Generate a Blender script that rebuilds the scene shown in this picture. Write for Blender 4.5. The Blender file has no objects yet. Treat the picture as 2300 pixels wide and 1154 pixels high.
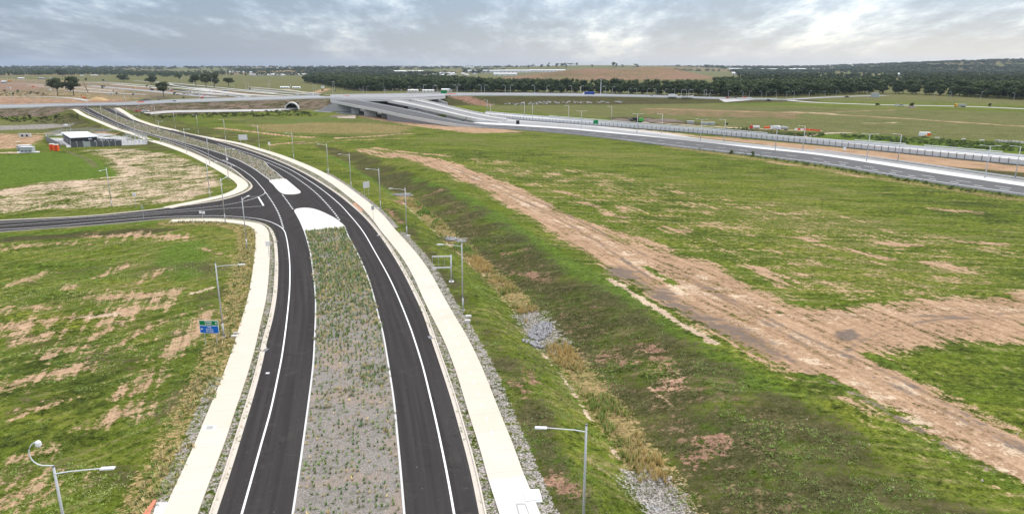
import bpy, math, random
import numpy as np
from mathutils import Vector
from mathutils.geometry import tessellate_polygon
R=math.radians
rnd=random.Random(7); rng=np.random.default_rng(7)
S=bpy.context.scene; COL=S.collection
# ------------------------------------------------------------ camera, world, sun, exposure
CH=38.0; F=1563.0; PIT=R(15.28); SP,CP=math.sin(PIT),math.cos(PIT)
cd=bpy.data.cameras.new('camera'); cam=bpy.data.objects.new('camera',cd); COL.objects.link(cam)
cam.location=(0,0,CH); cam.rotation_euler=(R(90)-PIT,0,0); cd.sensor_width=36; cd.lens=F/2300*36
cd.clip_start=1; cd.clip_end=60000; S.camera=cam
S.view_settings.view_transform='Standard'; S.view_settings.look='None'
S.view_settings.exposure=0.10; S.view_settings.gamma=1; S.view_settings.use_curve_mapping=False
S.cycles.max_bounces=6; S.cycles.diffuse_bounces=2; S.cycles.glossy_bounces=2; S.cycles.volume_bounces=1
S.cycles.transparent_max_bounces=8; S.cycles.volume_max_steps=64
SUN_EL=R(48); SUN_AZ=R(35)      # azimuth measured clockwise from +Y (the view direction)
W=bpy.data.worlds.new('World'); S.world=W; W.use_nodes=True
def world():
    nt=W.node_tree; N=nt.nodes; L=nt.links; N.clear()
    out=N.new('ShaderNodeOutputWorld'); bg=N.new('ShaderNodeBackground'); bg2=N.new('ShaderNodeBackground'); add=N.new('ShaderNodeAddShader')
    sky=N.new('ShaderNodeTexSky'); sky.sky_type='NISHITA'; sky.sun_disc=False
    sky.sun_elevation=SUN_EL; sky.sun_rotation=SUN_AZ
    L.new(sky.outputs[0],bg.inputs[0]); bg.inputs[1].default_value=0.05
    tc=N.new('ShaderNodeTexCoord'); sep=N.new('ShaderNodeSeparateXYZ'); L.new(tc.outputs['Generated'],sep.inputs[0])
    def m(op,a,b=None,c=None,cl=False):
        n=N.new('ShaderNodeMath'); n.operation=op; n.use_clamp=cl
        for i,x in enumerate((a,b,c)):
            if x is None: continue
            if isinstance(x,(int,float)): n.inputs[i].default_value=x
            else: L.new(x,n.inputs[i])
        return n.outputs[0]
    x,y,z=sep.outputs
    zp=m('MAXIMUM',z,0.0)
    inv=m('DIVIDE',1.0,m('ADD',zp,0.19))
    cmb=N.new('ShaderNodeCombineXYZ'); L.new(m('MULTIPLY',x,inv),cmb.inputs[0]); L.new(m('MULTIPLY',m('MULTIPLY',y,inv),0.52),cmb.inputs[1])
    def noise(sc,det,ro,w,dist=0.0):
        n=N.new('ShaderNodeTexNoise'); n.noise_dimensions='4D'; n.inputs['Scale'].default_value=sc; n.inputs['Detail'].default_value=det
        n.inputs['Roughness'].default_value=ro; n.inputs['W'].default_value=w; n.inputs['Distortion'].default_value=dist
        L.new(cmb.outputs[0],n.inputs['Vector']); return n.outputs[0]
    a=noise(2.1,10,0.60,3.1,0.1); b=noise(5.0,9,0.64,8.4,0.1); c=noise(0.7,3,0.5,5.0)
    s=m('ADD',m('ADD',m('MULTIPLY',a,0.50),m('MULTIPLY',b,0.40)),m('MULTIPLY',c,0.22))
    # brighter breaks towards the right of the view, heavier cloud to the left
    s=m('ADD',s,m('MULTIPLY_ADD',x,0.055,0.0))
    s=m('MULTIPLY_ADD',m('SUBTRACT',s,0.565),3.0,0.50)
    cr=N.new('ShaderNodeValToRGB'); L.new(s,cr.inputs[0]); e=cr.color_ramp
    e.elements[0].position=0.36; e.elements[0].color=(0.13,0.18,0.33,1)
    e.elements[1].position=0.86; e.elements[1].color=(1.15,1.12,1.06,1)
    for p,col in ((0.48,(0.21,0.27,0.44,1)),(0.58,(0.34,0.41,0.57,1)),(0.70,(0.60,0.66,0.77,1))):
        q=e.elements.new(p); q.color=col
    # the low band of far cloud near the horizon
    hz=N.new('ShaderNodeMapRange'); L.new(z,hz.inputs[0]); hz.inputs[1].default_value=0.0; hz.inputs[2].default_value=0.058
    hz.inputs[3].default_value=0.85; hz.inputs[4].default_value=0.0; hz.clamp=True; hz.interpolation_type='SMOOTHSTEP'
    mx=N.new('ShaderNodeMix'); mx.data_type='RGBA'; L.new(hz.outputs[0],mx.inputs[0]); L.new(cr.outputs[0],mx.inputs[6])
    hc=N.new('ShaderNodeMix'); hc.data_type='RGBA'; L.new(m('MULTIPLY_ADD',x,1.1,0.45,True),hc.inputs[0])
    hc.inputs[6].default_value=(0.10,0.18,0.38,1); hc.inputs[7].default_value=(0.50,0.56,0.66,1)
    L.new(hc.outputs[2],mx.inputs[7])
    # overcast sky: the zenith is brighter than the horizon
    zz=N.new('ShaderNodeMapRange'); L.new(z,zz.inputs[0]); zz.inputs[1].default_value=0.10; zz.inputs[2].default_value=0.7
    zz.inputs[3].default_value=1.0; zz.inputs[4].default_value=3.1; zz.clamp=True
    zn=N.new('ShaderNodeMapRange'); L.new(z,zn.inputs[0]); zn.inputs[1].default_value=0.12; zn.inputs[2].default_value=0.5; zn.clamp=True
    top=N.new('ShaderNodeMix'); top.data_type='RGBA'; L.new(m('MULTIPLY',zn.outputs[0],0.7),top.inputs[0]); L.new(mx.outputs[2],top.inputs[6]); top.inputs[7].default_value=(0.86,0.84,0.80,1)
    L.new(top.outputs[2],bg2.inputs[0]); L.new(m('MULTIPLY',zz.outputs[0],0.70),bg2.inputs[1])
    L.new(bg.outputs[0],add.inputs[0]); L.new(bg2.outputs[0],add.inputs[1]); L.new(add.outputs[0],out.inputs[0])
world()
sl=bpy.data.lights.new('sun','SUN'); sl.energy=1.6; sl.angle=R(12); sl.color=(1,0.94,0.85)
sun=bpy.data.objects.new('sun',sl); COL.objects.link(sun)
sun.rotation_euler=Vector((math.sin(SUN_AZ)*math.cos(SUN_EL),math.cos(SUN_AZ)*math.cos(SUN_EL),math.sin(SUN_EL))).to_track_quat('Z','Y').to_euler()

# ------------------------------------------------------------ survey: picture point -> place on the level z
def g(px,py,z=0.0):
    v=(py-577)/F; u=(px-1150)/F; t=(CH-z)/(SP+CP*v)
    return np.array((u*t,(CP-SP*v)*t))
def G(pts,z=0.0):
    out=[]
    for p in pts: out.append(g(p[0],p[1],p[2] if len(p)>2 else z))
    return np.array(out)
def smooth(pts,step=2.0,it=2,closed=False):
    """Catmull-Rom through the points, then even spacing."""
    P=np.asarray(pts,float); n=len(P); o=[]
    rngi=range(n if closed else n-1)
    for i in rngi:
        if closed: a,b,c,d=P[(i-1)%n],P[i],P[(i+1)%n],P[(i+2)%n]
        else: a,b,c,d=P[max(i-1,0)],P[i],P[i+1],P[min(i+2,n-1)]
        k=max(2,int(np.linalg.norm((c-b)[:2])/step))
        for t in np.linspace(0,1,k,endpoint=False):
            o.append(0.5*((2*b)+(c-a)*t+(2*a-5*b+4*c-d)*t*t+(3*b-a-3*c+d)*t**3))
    if not closed: o.append(P[-1])
    o=np.array(o)
    for _ in range(it):
        q=o.copy(); q[1:-1]=0.25*o[:-2]+0.5*o[1:-1]+0.25*o[2:]
        if closed: q[0]=0.25*o[-1]+0.5*o[0]+0.25*o[1]; q[-1]=0.25*o[-2]+0.5*o[-1]+0.25*o[0]
        o=q
    return o
def resample(P,step):
    d=np.r_[0,np.cumsum(np.linalg.norm(np.diff(P[:,:2],axis=0),axis=1))]; n=max(2,int(d[-1]/step)+1)
    s=np.linspace(0,d[-1],n); return np.stack([np.interp(s,d,P[:,k]) for k in range(P.shape[1])],1)
def normals(P):
    T=np.gradient(P[:,:2],axis=0); T/=np.linalg.norm(T,axis=1)[:,None]+1e-9
    return np.stack([T[:,1],-T[:,0]],1)      # points to the right of travel
def offset(P,d): return P[:,:2]+normals(P)*d
def segdist(X,Y,P,closed=False):
    """distance, param value index, side for points to a polyline"""
    best=np.full(X.shape,1e18); idx=np.zeros(X.shape); side=np.zeros(X.shape)
    Q=np.vstack([P,P[:1]]) if closed else P
    for i in range(len(Q)-1):
        ax,ay=Q[i][:2]; bx,by=Q[i+1][:2]; dx,dy=bx-ax,by-ay; l=dx*dx+dy*dy+1e-12
        t=np.clip(((X-ax)*dx+(Y-ay)*dy)/l,0,1); ex=X-(ax+t*dx); ey=Y-(ay+t*dy); d=ex*ex+ey*ey
        m=d<best; best=np.where(m,d,best); idx=np.where(m,i+t,idx); side=np.where(m,dy*ex-dx*ey,side)
    return np.sqrt(best),idx,np.sign(side)
def inside(X,Y,P):
    r=np.zeros(X.shape,bool); n=len(P); j=n-1
    for i in range(n):
        xi,yi=P[i][:2]; xj,yj=P[j][:2]
        c=((yi>Y)!=(yj>Y))&(X<(xj-xi)*(Y-yi)/(yj-yi+1e-12)+xi); r^=c; j=i
    return r
def sstep(a,b,x): t=np.clip((x-a)/(b-a),0,1); return t*t*(3-2*t)

# ------------------------------------------------------------ the lie of the land
def zmain(py): return float(np.interp(py,[243,262,277,290,305,320],[5.8,4.3,2.9,1.6,0.5,0.0]))
def corr(pts): return np.array([list(g(a,b,z))+[z,hw] for a,b,z,hw in pts])
CORR=[corr([(-420,240,5,26),(-150,241.5,5,28),(0,241.2,5,28),(120,238.5,5.3,28),(270,235,6.6,27),(380,229.4,8,26),(532,224.6,8.3,28),(672,220.3,8.5,32),(742,218.6,8.5,36)]),
      corr([(222,243,5.8,19),(244,262,4.3,16),(281,277,2.9,15),(318,290,1.6,15),(372,305,0.5,14),(440,320,0.0,14)]),
      corr([(992,213.8,8.5,34),(1080,213.0,8.3,34),(1200,213.4,8,34),(1350,215.0,7,32),(1480,217.8,5.2,28),(1600,221.5,3,22),(1760,224.5,0.5,14)])]
DITCH=np.array([list(g(a,b,-z))+[z] for a,b,z in [(640,318,.2),(700,338,.8),(770,362,1.4),(830,388,1.9),(880,420,2.3),(920,452,2.4),(965,492,2.4),(1010,532,2.4),(1062,580,2.4),(1120,632,2.4),(1180,692,2.4),(1222,750,2.4),(1290,825,2.4),(1350,905,2.4),(1420,1005,2.4),(1485,1100,2.4),(1560,1220,2.4),(1700,1480,2.4)]])
_rs=np.random.default_rng(3)
def vnoise(X,Y,sc,seed=0):
    """cheap smooth value noise"""
    x=X*sc+seed*17.3; y=Y*sc-seed*9.1; xi=np.floor(x).astype(np.int64); yi=np.floor(y).astype(np.int64); fx=x-xi; fy=y-yi
    fx=fx*fx*(3-2*fx); fy=fy*fy*(3-2*fy)
    def h(a,b):
        n=(a*374761393+b*668265263+seed*1442695)&0xffffffff; n=((n^(n>>13))*1274126177)&0xffffffff; return ((n^(n>>16))&0xffff)/65535.0
    return (h(xi,yi)*(1-fx)+h(xi+1,yi)*fx)*(1-fy)+(h(xi,yi+1)*(1-fx)+h(xi+1,yi+1)*fx)*fy
def mound(X,Y,cx,cy,rx,ry,h,p=2.0,rot=0):
    c,s=math.cos(rot),math.sin(rot); u=((X-cx)*c+(Y-cy)*s)/rx; v=(-(X-cx)*s+(Y-cy)*c)/ry
    return h*np.exp(-(np.abs(u)**p+np.abs(v)**p))
ROADBAND=None
HWBAND=G([(1060,250),(1100,252),(1256,262),(1413,275),(1570,287),(1700,298),(1817,308),(2078,328),(2300,347),(2900,400),(2900,510),(2300,442),(2222,431),(2091,412),(1961,391),(1856,373),(1700,353),(1543,335),(1335,309),(1178,294),(1060,288)])
def H(X,Y,rough=False):
    X=np.atleast_1d(np.asarray(X,float)); Y=np.atleast_1d(np.asarray(Y,float)); r=np.hypot(X,Y)
    h=np.zeros(X.shape)
    m=(r<520)&(Y>-60)
    if m.any():
        d,i,s=segdist(X[m],Y[m],DITCH); dep=np.interp(i,np.arange(len(DITCH)),DITCH[:,2])
        # travel runs towards the camera: side >0 is the road side
        wd=np.where(s>0,7.8,13.5)
        h[m]-=dep*(1-sstep(0,1,(d-1.3)/wd))
    m=(r>380)&(r<1400)
    if m.any():
        hh=h[m]
        for C in CORR:
            d,i,s=segdist(X[m],Y[m],C[:,:2]); k=np.arange(len(C)); z=np.interp(i,k,C[:,2]); hw=np.interp(i,k,C[:,3])
            hh=np.maximum(hh,z-np.maximum(0,d-hw)*0.32)
        h[m]=hh
    f=r>1150
    if f.any():
        x,y,q=X[f],Y[f],r[f]; z=np.zeros(x.shape)
        z+=mound(x,y,350,2250,235,330,25,3)+mound(x,y,462,2230,95,220,12.5)+mound(x,y,150,2050,200,200,15,2.2)
        z+=sstep(2600,5200,q)*(10*vnoise(x,y,1/900.,1)+6*vnoise(x,y,1/300.,2))
        z+=sstep(4500,8200,q)*20
        az=np.degrees(np.arctan2(x,y))
        z+=sstep(19,37,az)*sstep(4200,6300,q)*(46+18*vnoise(x,y,1/1200.,4))
        z+=mound(x,y,-800,4300,700,400,20)+mound(x,y,300,5200,900,350,26)+mound(x,y,1000,5400,700,300,20)+mound(x,y,2350,4100,430,300,24)
        h[f]+=z
    if rough:
        e=np.ones(X.shape)
        nr=r<900
        if nr.any() and ROADBAND is not None:
            d,_,_=segdist(X[nr],Y[nr],ROADBAND,True); ins=inside(X[nr],Y[nr],ROADBAND); e[nr]=np.where(ins,0,np.clip((d-0.3)/4,0,1))
        hw=(r<900)&(X>-60)
        if hw.any():
            d,_,_=segdist(X[hw],Y[hw],HWBAND,True); ins=inside(X[hw],Y[hw],HWBAND); e[hw]*=np.where(ins,0,np.clip((d-2)/12,0,1))
        e*=1-sstep(500,900,r)
        h+=e*((vnoise(X,Y,0.9,5)-.5)*0.12+(vnoise(X,Y,0.25,6)-.5)*0.25+(vnoise(X,Y,0.06,7)-.5)*0.5)
    return h
def Hs(x,y): return float(H([x],[y])[0])
_T=np.geomspace(30,12000,1800)
def on(px,py):
    """where the sight line through a picture point meets the land"""
    v=(py-577)/F; u=(px-1150)/F; dn=SP+CP*v; fw=CP-SP*v
    X,Y,Z=u*_T/fw,_T,CH-dn*_T/fw
    b=np.nonzero(Z<=H(X,Y))[0]
    if len(b)==0: return Vector((X[-1],Y[-1],Hs(X[-1],Y[-1])))
    i=b[0]; x0,x1=max(i-1,0),i
    T=np.linspace(_T[x0],_T[x1],24); X,Y,Z=u*T/fw,T,CH-dn*T/fw; b=np.nonzero(Z<=H(X,Y))[0]; i=b[0] if len(b) else -1
    return Vector((X[i],Y[i],Hs(X[i],Y[i])))

# ------------------------------------------------------------ materials
M={}
def node_mat(name):
    m=bpy.data.materials.new(name); m.use_nodes=True; nt=m.node_tree; return m,nt,nt.nodes['Principled BSDF']
def mat(name,col,rough=0.7,var=0.12,scale=1.5,metal=0.0,bump=0.0,spec=0.3):
    m,nt,b=node_mat(name); N,L=nt.nodes,nt.links
    tc=N.new('ShaderNodeTexCoord'); n=N.new('ShaderNodeTexNoise'); n.inputs['Scale'].default_value=scale; n.inputs['Detail'].default_value=5; L.new(tc.outputs['Object'],n.inputs['Vector'])
    mx=N.new('ShaderNodeMix'); mx.data_type='RGBA'; L.new(n.outputs[0],mx.inputs[0])
    mx.inputs[6].default_value=tuple(max(0,c*(1-var)) for c in col)+(1,); mx.inputs[7].default_value=tuple(min(1,c*(1+var)) for c in col)+(1,)
    L.new(mx.outputs[2],b.inputs['Base Color']); b.inputs['Roughness'].default_value=rough; b.inputs['Metallic'].default_value=metal
    b.inputs['Specular IOR Level'].default_value=spec
    if bump:
        bp=N.new('ShaderNodeBump'); bp.inputs['Strength'].default_value=bump; bp.inputs['Distance'].default_value=0.05; L.new(n.outputs[0],bp.inputs['Height']); L.new(bp.outputs[0],b.inputs['Normal'])
    M[name]=m; return m
mat('steel',(0.50,0.51,0.52),0.45,0.08,3,0.25)
mat('steel_dark',(0.20,0.21,0.22),0.5,0.1,3,0.2)
mat('lamp_white',(0.66,0.67,0.68),0.4,0.05,4)
mat('concrete',(0.62,0.585,0.52),0.85,0.13,0.35)
mat('concrete_grey',(0.36,0.36,0.35),0.85,0.15,0.4)
mat('concrete_light',(0.56,0.555,0.54),0.85,0.10,0.5)
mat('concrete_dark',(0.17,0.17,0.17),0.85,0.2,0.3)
mat('island_white',(0.60,0.58,0.54),0.85,0.12,0.6)
mat('kerb',(0.53,0.475,0.405),0.85,0.16,1.5)
mat('paint',(0.80,0.80,0.79),0.6,0.1,2)
mat('asphalt_far',(0.080,0.080,0.082),0.85,0.25,0.12)
mat('pavement_far',(0.26,0.26,0.26),0.85,0.2,0.08)
mat('pavement_mid',(0.42,0.41,0.39),0.85,0.2,0.08)
mat('track_pale',(0.36,0.30,0.23),0.95,0.2,0.2)
mat('white',(0.78,0.78,0.78),0.4,0.05,2)
mat('offwhite',(0.60,0.61,0.61),0.5,0.1,1)
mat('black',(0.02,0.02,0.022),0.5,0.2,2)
mat('rubber',(0.025,0.025,0.025),0.8,0.2,4)
mat('glass_dark',(0.03,0.04,0.05),0.15,0.1,2)
mat('orange',(0.75,0.13,0.02),0.5,0.1,2)
mat('red',(0.62,0.06,0.03),0.5,0.1,2)
mat('blue',(0.03,0.07,0.30),0.4,0.1,2)
mat('yellow',(0.72,0.40,0.03),0.5,0.1,2)
mat('green_machine',(0.06,0.42,0.06),0.5,0.1,2)
mat('sign_green',(0.005,0.22,0.07),0.4,0.03,2)
mat('sign_blue',(0.01,0.14,0.55),0.4,0.03,2)
mat('roof_white',(0.72,0.76,0.82),0.5,0.05,0.5)
mat('wall_dark',(0.045,0.05,0.055),0.6,0.15,1)
mat('fence_dark',(0.10,0.105,0.115),0.6,0.1,1)
mat('fence_grey',(0.22,0.22,0.23),0.7,0.1,1)
mat('kiosk_grey',(0.36,0.40,0.40),0.6,0.06,1)
mat('timber',(0.35,0.26,0.16),0.9,0.2,1)
mat('orange_paver',(0.55,0.20,0.12),0.8,0.12,3)
mat('brick_orange',(0.45,0.24,0.14),0.9,0.15,3)
mat('bark',(0.16,0.13,0.10),0.9,0.25,1)
mat('sand_pile',(0.46,0.31,0.16),0.95,0.15,0.3)
mat('spoil',(0.17,0.13,0.11),0.95,0.3,0.4)
mat('rock',(0.36,0.355,0.36),0.9,0.35,1.2)
mat('rock_warm',(0.46,0.38,0.32),0.9,0.3,1.2)
mat('house_wall',(0.50,0.47,0.43),0.8,0.15,0.2)
mat('roof_grey',(0.30,0.30,0.31),0.7,0.3,0.05)
def vcol_mat(name,rough=0.8,attr='tint',trans=0.0):
    m,nt,b=node_mat(name); a=nt.nodes.new('ShaderNodeAttribute'); a.attribute_name=attr
    nt.links.new(a.outputs['Color'],b.inputs['Base Color']); b.inputs['Roughness'].default_value=rough; b.inputs['Specular IOR Level'].default_value=0.15
    M[name]=m; return m
vcol_mat('grass_blades')
M['grass_blades'].node_tree.nodes['Principled BSDF'].inputs['Transmission Weight'].default_value=0.0
def foliage(name,c0,c1,sc=0.35):
    m,nt,b=node_mat(name); N,L=nt.nodes,nt.links
    tc=N.new('ShaderNodeTexCoord'); n=N.new('ShaderNodeTexNoise'); n.inputs['Scale'].default_value=sc; n.inputs['Detail'].default_value=3; L.new(tc.outputs['Object'],n.inputs['Vector'])
    oi=N.new('ShaderNodeObjectInfo'); ad=N.new('ShaderNodeMath'); ad.operation='MULTIPLY_ADD'; L.new(oi.outputs['Random'],ad.inputs[0]); ad.inputs[1].default_value=0.5; L.new(n.outputs[0],ad.inputs[2])
    sb=N.new('ShaderNodeMath'); sb.operation='SUBTRACT'; sb.use_clamp=True; L.new(ad.outputs[0],sb.inputs[0]); sb.inputs[1].default_value=0.3
    mx=N.new('ShaderNodeMix'); mx.data_type='RGBA'; L.new(sb.outputs[0],mx.inputs[0]); mx.inputs[6].default_value=c0+(1,); mx.inputs[7].default_value=c1+(1,)
    L.new(mx.outputs[2],b.inputs['Base Color']); b.inputs['Roughness'].default_value=0.8; b.inputs['Specular IOR Level'].default_value=0.1; M[name]=m
foliage('leaf_dark',(0.026,0.042,0.017),(0.066,0.086,0.034))
foliage('leaf_near',(0.030,0.042,0.018),(0.070,0.082,0.034),0.3)
foliage('leaf_scrub',(0.06,0.09,0.025),(0.12,0.16,0.045),0.3)
foliage('leaf_far',(0.035,0.05,0.03),(0.075,0.09,0.05),0.02)

class NT:
    """small node helper for the big ground materials"""
    def __init__(s,name):
        s.m,s.nt,s.b=node_mat(name); s.N,s.L=s.nt.nodes,s.nt.links; M[name]=s.m
        s.tc=s.N.new('ShaderNodeTexCoord'); s.co=s.tc.outputs['Object']; s.b.inputs['Specular IOR Level'].default_value=0.02; s.b.inputs['Roughness'].default_value=0.9
    def put(s,i,x):
        if isinstance(x,(int,float)): i.default_value=x
        elif isinstance(x,tuple): i.default_value=x+(1,) if len(x)==3 and i.type=='RGBA' else x
        else: s.L.new(x,i)
    def math(s,op,a,b=None,c=None,cl=False):
        n=s.N.new('ShaderNodeMath'); n.operation=op; n.use_clamp=cl
        for k,x in enumerate((a,b,c)):
            if x is not None: s.put(n.inputs[k],x)
        return n.outputs[0]
    def noise(s,sc,det=4,ro=0.55,scale=(1,1,1),rot=0,dist=0.0,src=None):
        mp=s.N.new('ShaderNodeMapping'); s.L.new(src or s.co,mp.inputs[0]); mp.vector_type='TEXTURE'; mp.inputs['Scale'].default_value=tuple(1/q for q in scale); mp.inputs['Rotation'].default_value=(0,0,rot)
        n=s.N.new('ShaderNodeTexNoise'); n.inputs['Scale'].default_value=sc; n.inputs['Detail'].default_value=det; n.inputs['Roughness'].default_value=ro; n.inputs['Distortion'].default_value=dist
        s.L.new(mp.outputs[0],n.inputs['Vector']); return n.outputs[0]
    def mix(s,f,a,b):
        n=s.N.new('ShaderNodeMix'); n.data_type='RGBA'; s.put(n.inputs[0],f); s.put(n.inputs[6],a); s.put(n.inputs[7],b); return n.outputs[2]
    def band(s,x,a,b): 
        n=s.N.new('ShaderNodeMapRange'); s.put(n.inputs[0],x); n.inputs[1].default_value=a; n.inputs[2].default_value=b; n.clamp=True; n.interpolation_type='SMOOTHSTEP'; return n.outputs[0]
    def attr(s,name):
        n=s.N.new('ShaderNodeAttribute'); n.attribute_name=name; return n.outputs['Fac']
    def bump(s,h,st,dist):
        n=s.N.new('ShaderNodeBump'); n.inputs['Strength'].default_value=st; n.inputs['Distance'].default_value=dist; s.L.new(h,n.inputs['Height']); s.L.new(n.outputs[0],s.b.inputs['Normal'])
CHN=['dirt','sand','brown','bright','gravel','dry','red','olive','fine']
def ground_material():
    t=NT('ground_mat')
    big=t.noise(0.018,4,0.6); med=t.noise(0.11,5,0.6); fin=t.noise(0.9,5,0.62); xf=t.noise(5.0,3,0.6); xxf=t.noise(1.9,4,0.7)
    st=t.noise(0.55,5,0.62,(0.14,1,1),R(-12)); st2=t.noise(0.10,5,0.6,(0.16,1,1),R(-14)); st3=t.noise(1.3,4,0.65,(0.22,1,1),R(35))
    stB=t.noise(0.55,5,0.62,(0.16,1,1),R(48)); stT=t.noise(0.9,5,0.6,(0.05,1,1),R(-70)); sxx=t.N.new('ShaderNodeSeparateXYZ'); t.L.new(t.co,sxx.inputs[0])
    fm=t.N.new('ShaderNodeMix'); fm.data_type='FLOAT'; t.L.new(t.band(sxx.outputs[0],-32.0,-18.0),fm.inputs[0]); t.L.new(stB,fm.inputs[2]); t.L.new(st,fm.inputs[3]); st=fm.outputs[0]
    # grass
    v=t.math('ADD',t.math('MULTIPLY',med,0.45),t.math('ADD',t.math('MULTIPLY',fin,0.30),t.math('MULTIPLY',st,0.35)))
    v=t.math('ADD',v,t.math('MULTIPLY',t.math('SUBTRACT',big,0.5),0.5))
    c=t.mix(t.band(v,0.36,0.60),(0.042,0.056,0.013),(0.088,0.120,0.014))
    c=t.mix(t.math('MULTIPLY',t.band(st2,0.47,0.66),t.band(fin,0.35,0.6)),c,(0.145,0.160,0.024))
    c=t.mix(t.math('MULTIPLY',t.band(t.math('ADD',t.math('MULTIPLY',st,0.6),t.math('MULTIPLY',big,0.5)),0.54,0.64),0.42),c,(0.155,0.122,0.060))
    c=t.mix(t.math('MULTIPLY',t.band(t.math('ADD',t.math('MULTIPLY',st,0.5),t.math('MULTIPLY',fin,0.5)),0.555,0.61),0.40),c,(0.23,0.165,0.105))
    br=t.attr('bright'); c=t.mix(t.math('MULTIPLY',t.band(t.math('ADD',br,t.math('SUBTRACT',xxf,0.5)),0.35,0.75),0.9),c,t.mix(fin,(0.050,0.092,0.014),(0.108,0.158,0.022)))
    ol=t.attr('olive'); c=t.mix(t.math('MULTIPLY',t.band(t.math('ADD',ol,t.math('MULTIPLY',t.math('SUBTRACT',med,0.5),1.0)),0.2,0.9),0.9),c,t.mix(st,(0.080,0.080,0.034),(0.160,0.142,0.072)))
    def lay(name,cc,amp,soft,nz,mx=1.0):
        nonlocal c
        a=t.attr(name); k=t.band(t.math('ADD',a,t.math('MULTIPLY',t.math('SUBTRACT',nz,0.5),amp*3.0)),0.5-soft,0.5+soft)
        k=t.math('MULTIPLY',k,t.band(a,0.03,0.22))
        if mx<1: k=t.math('MULTIPLY',k,mx)
        c=t.mix(k,c,cc); return k
    n1=t.math('ADD',t.math('MULTIPLY',fin,0.4),t.math('ADD',t.math('MULTIPLY',xxf,0.4),t.math('MULTIPLY',xf,0.2))); n2=t.math('ADD',t.math('MULTIPLY',st,0.55),t.math('MULTIPLY',med,0.45))
    n3=t.math('ADD',t.math('MULTIPLY',n1,0.5),t.math('MULTIPLY',n2,0.5))
    lay('brown',t.mix(n1,(0.034,0.034,0.017),(0.086,0.070,0.037)),2.0,0.22,t.math('ADD',t.math('MULTIPLY',n1,0.6),t.math('MULTIPLY',med,0.4)),0.85)
    lay('dry',t.mix(xxf,(0.13,0.105,0.045),(0.30,0.22,0.10)),2.2,0.2,n1)
    lay('red',t.mix(n3,(0.135,0.078,0.052),(0.29,0.175,0.12)),2.4,0.16,n3)
    nT=t.math('ADD',t.math('MULTIPLY',stT,0.45),t.math('ADD',t.math('MULTIPLY',n1,0.3),t.math('MULTIPLY',med,0.25)))
    kd=lay('dirt',t.mix(t.band(nT,0.38,0.62),(0.245,0.152,0.090),(0.42,0.285,0.182)),2.1,0.17,t.math('ADD',t.math('MULTIPLY',nT,0.5),t.math('MULTIPLY',n3,0.5)))
    ks=lay('sand',t.mix(t.band(nT,0.38,0.62),(0.33,0.24,0.165),(0.52,0.405,0.29)),2.6,0.14,n3)
    lay('gravel',t.mix(t.band(xf,0.35,0.65),(0.13,0.116,0.102),(0.30,0.275,0.25)),1.6,0.2,n1)
    lay('fine',t.mix(n3,(0.095,0.072,0.058),(0.215,0.165,0.13)),1.8,0.2,n3)
    # clump-scale light and dark of the sward itself
    w=t.math('MINIMUM',1.9,t.math('MAXIMUM',t.math('MULTIPLY_ADD',t.math('ADD',t.math('MULTIPLY',t.math('ADD',xf,xxf),0.29),t.math('ADD',t.math('MULTIPLY',fin,0.16),t.math('ADD',t.math('MULTIPLY',st,0.13),t.math('MULTIPLY',st3,0.13)))),8.2,-3.05),0.28))
    hv=t.N.new('ShaderNodeMix'); hv.data_type='RGBA'; hv.blend_type='MULTIPLY'; t.L.new(t.math('SUBTRACT',0.95,t.math('MULTIPLY',t.math('MAXIMUM',kd,ks),0.60)),hv.inputs[0])
    t.L.new(c,hv.inputs[6]); cc=t.N.new('ShaderNodeCombineXYZ'); [t.L.new(w,cc.inputs[i]) for i in range(3)]; t.L.new(cc.outputs[0],hv.inputs[7])
    t.L.new(hv.outputs[2],t.b.inputs['Base Color'])
    t.bump(t.math('ADD',xxf,t.math('MULTIPLY',xf,0.4)),0.55,0.25)
ground_material()
def asphalt_material():
    t=NT('asphalt'); uv=t.tc.outputs['UV']
    lane=t.noise(1.0,3,0.5,(1.6,0.035,1),0,0,uv); a=t.noise(0.12,5,0.6); f=t.noise(9,3,0.7); sp=t.noise(2.2,2,0.5)
    c=t.mix(t.band(lane,0.35,0.68),(0.032,0.029,0.028),(0.050,0.046,0.044)); c=t.mix(t.math('MULTIPLY',a,0.5),c,(0.044,0.041,0.041))
    c=t.mix(t.math('MULTIPLY',t.band(f,0.45,0.8),0.5),c,(0.066,0.062,0.061)); c=t.mix(t.math('MULTIPLY',t.band(sp,0.70,0.76),0.6),c,(0.14,0.13,0.125)); c=t.mix(t.math('MULTIPLY',t.band(t.noise(0.35,4,0.7,(1,1,1),0,1.2),0.56,0.70),0.45),c,(0.070,0.064,0.060)); c=t.mix(t.math('MULTIPLY',t.band(t.noise(0.7,3,0.6,(1,1,1),0,0.5),0.60,0.72),0.5),c,(0.024,0.022,0.022))
    t.L.new(c,t.b.inputs['Base Color']); t.b.inputs['Roughness'].default_value=0.8; t.bump(f,0.3,0.02)
asphalt_material()
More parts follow.
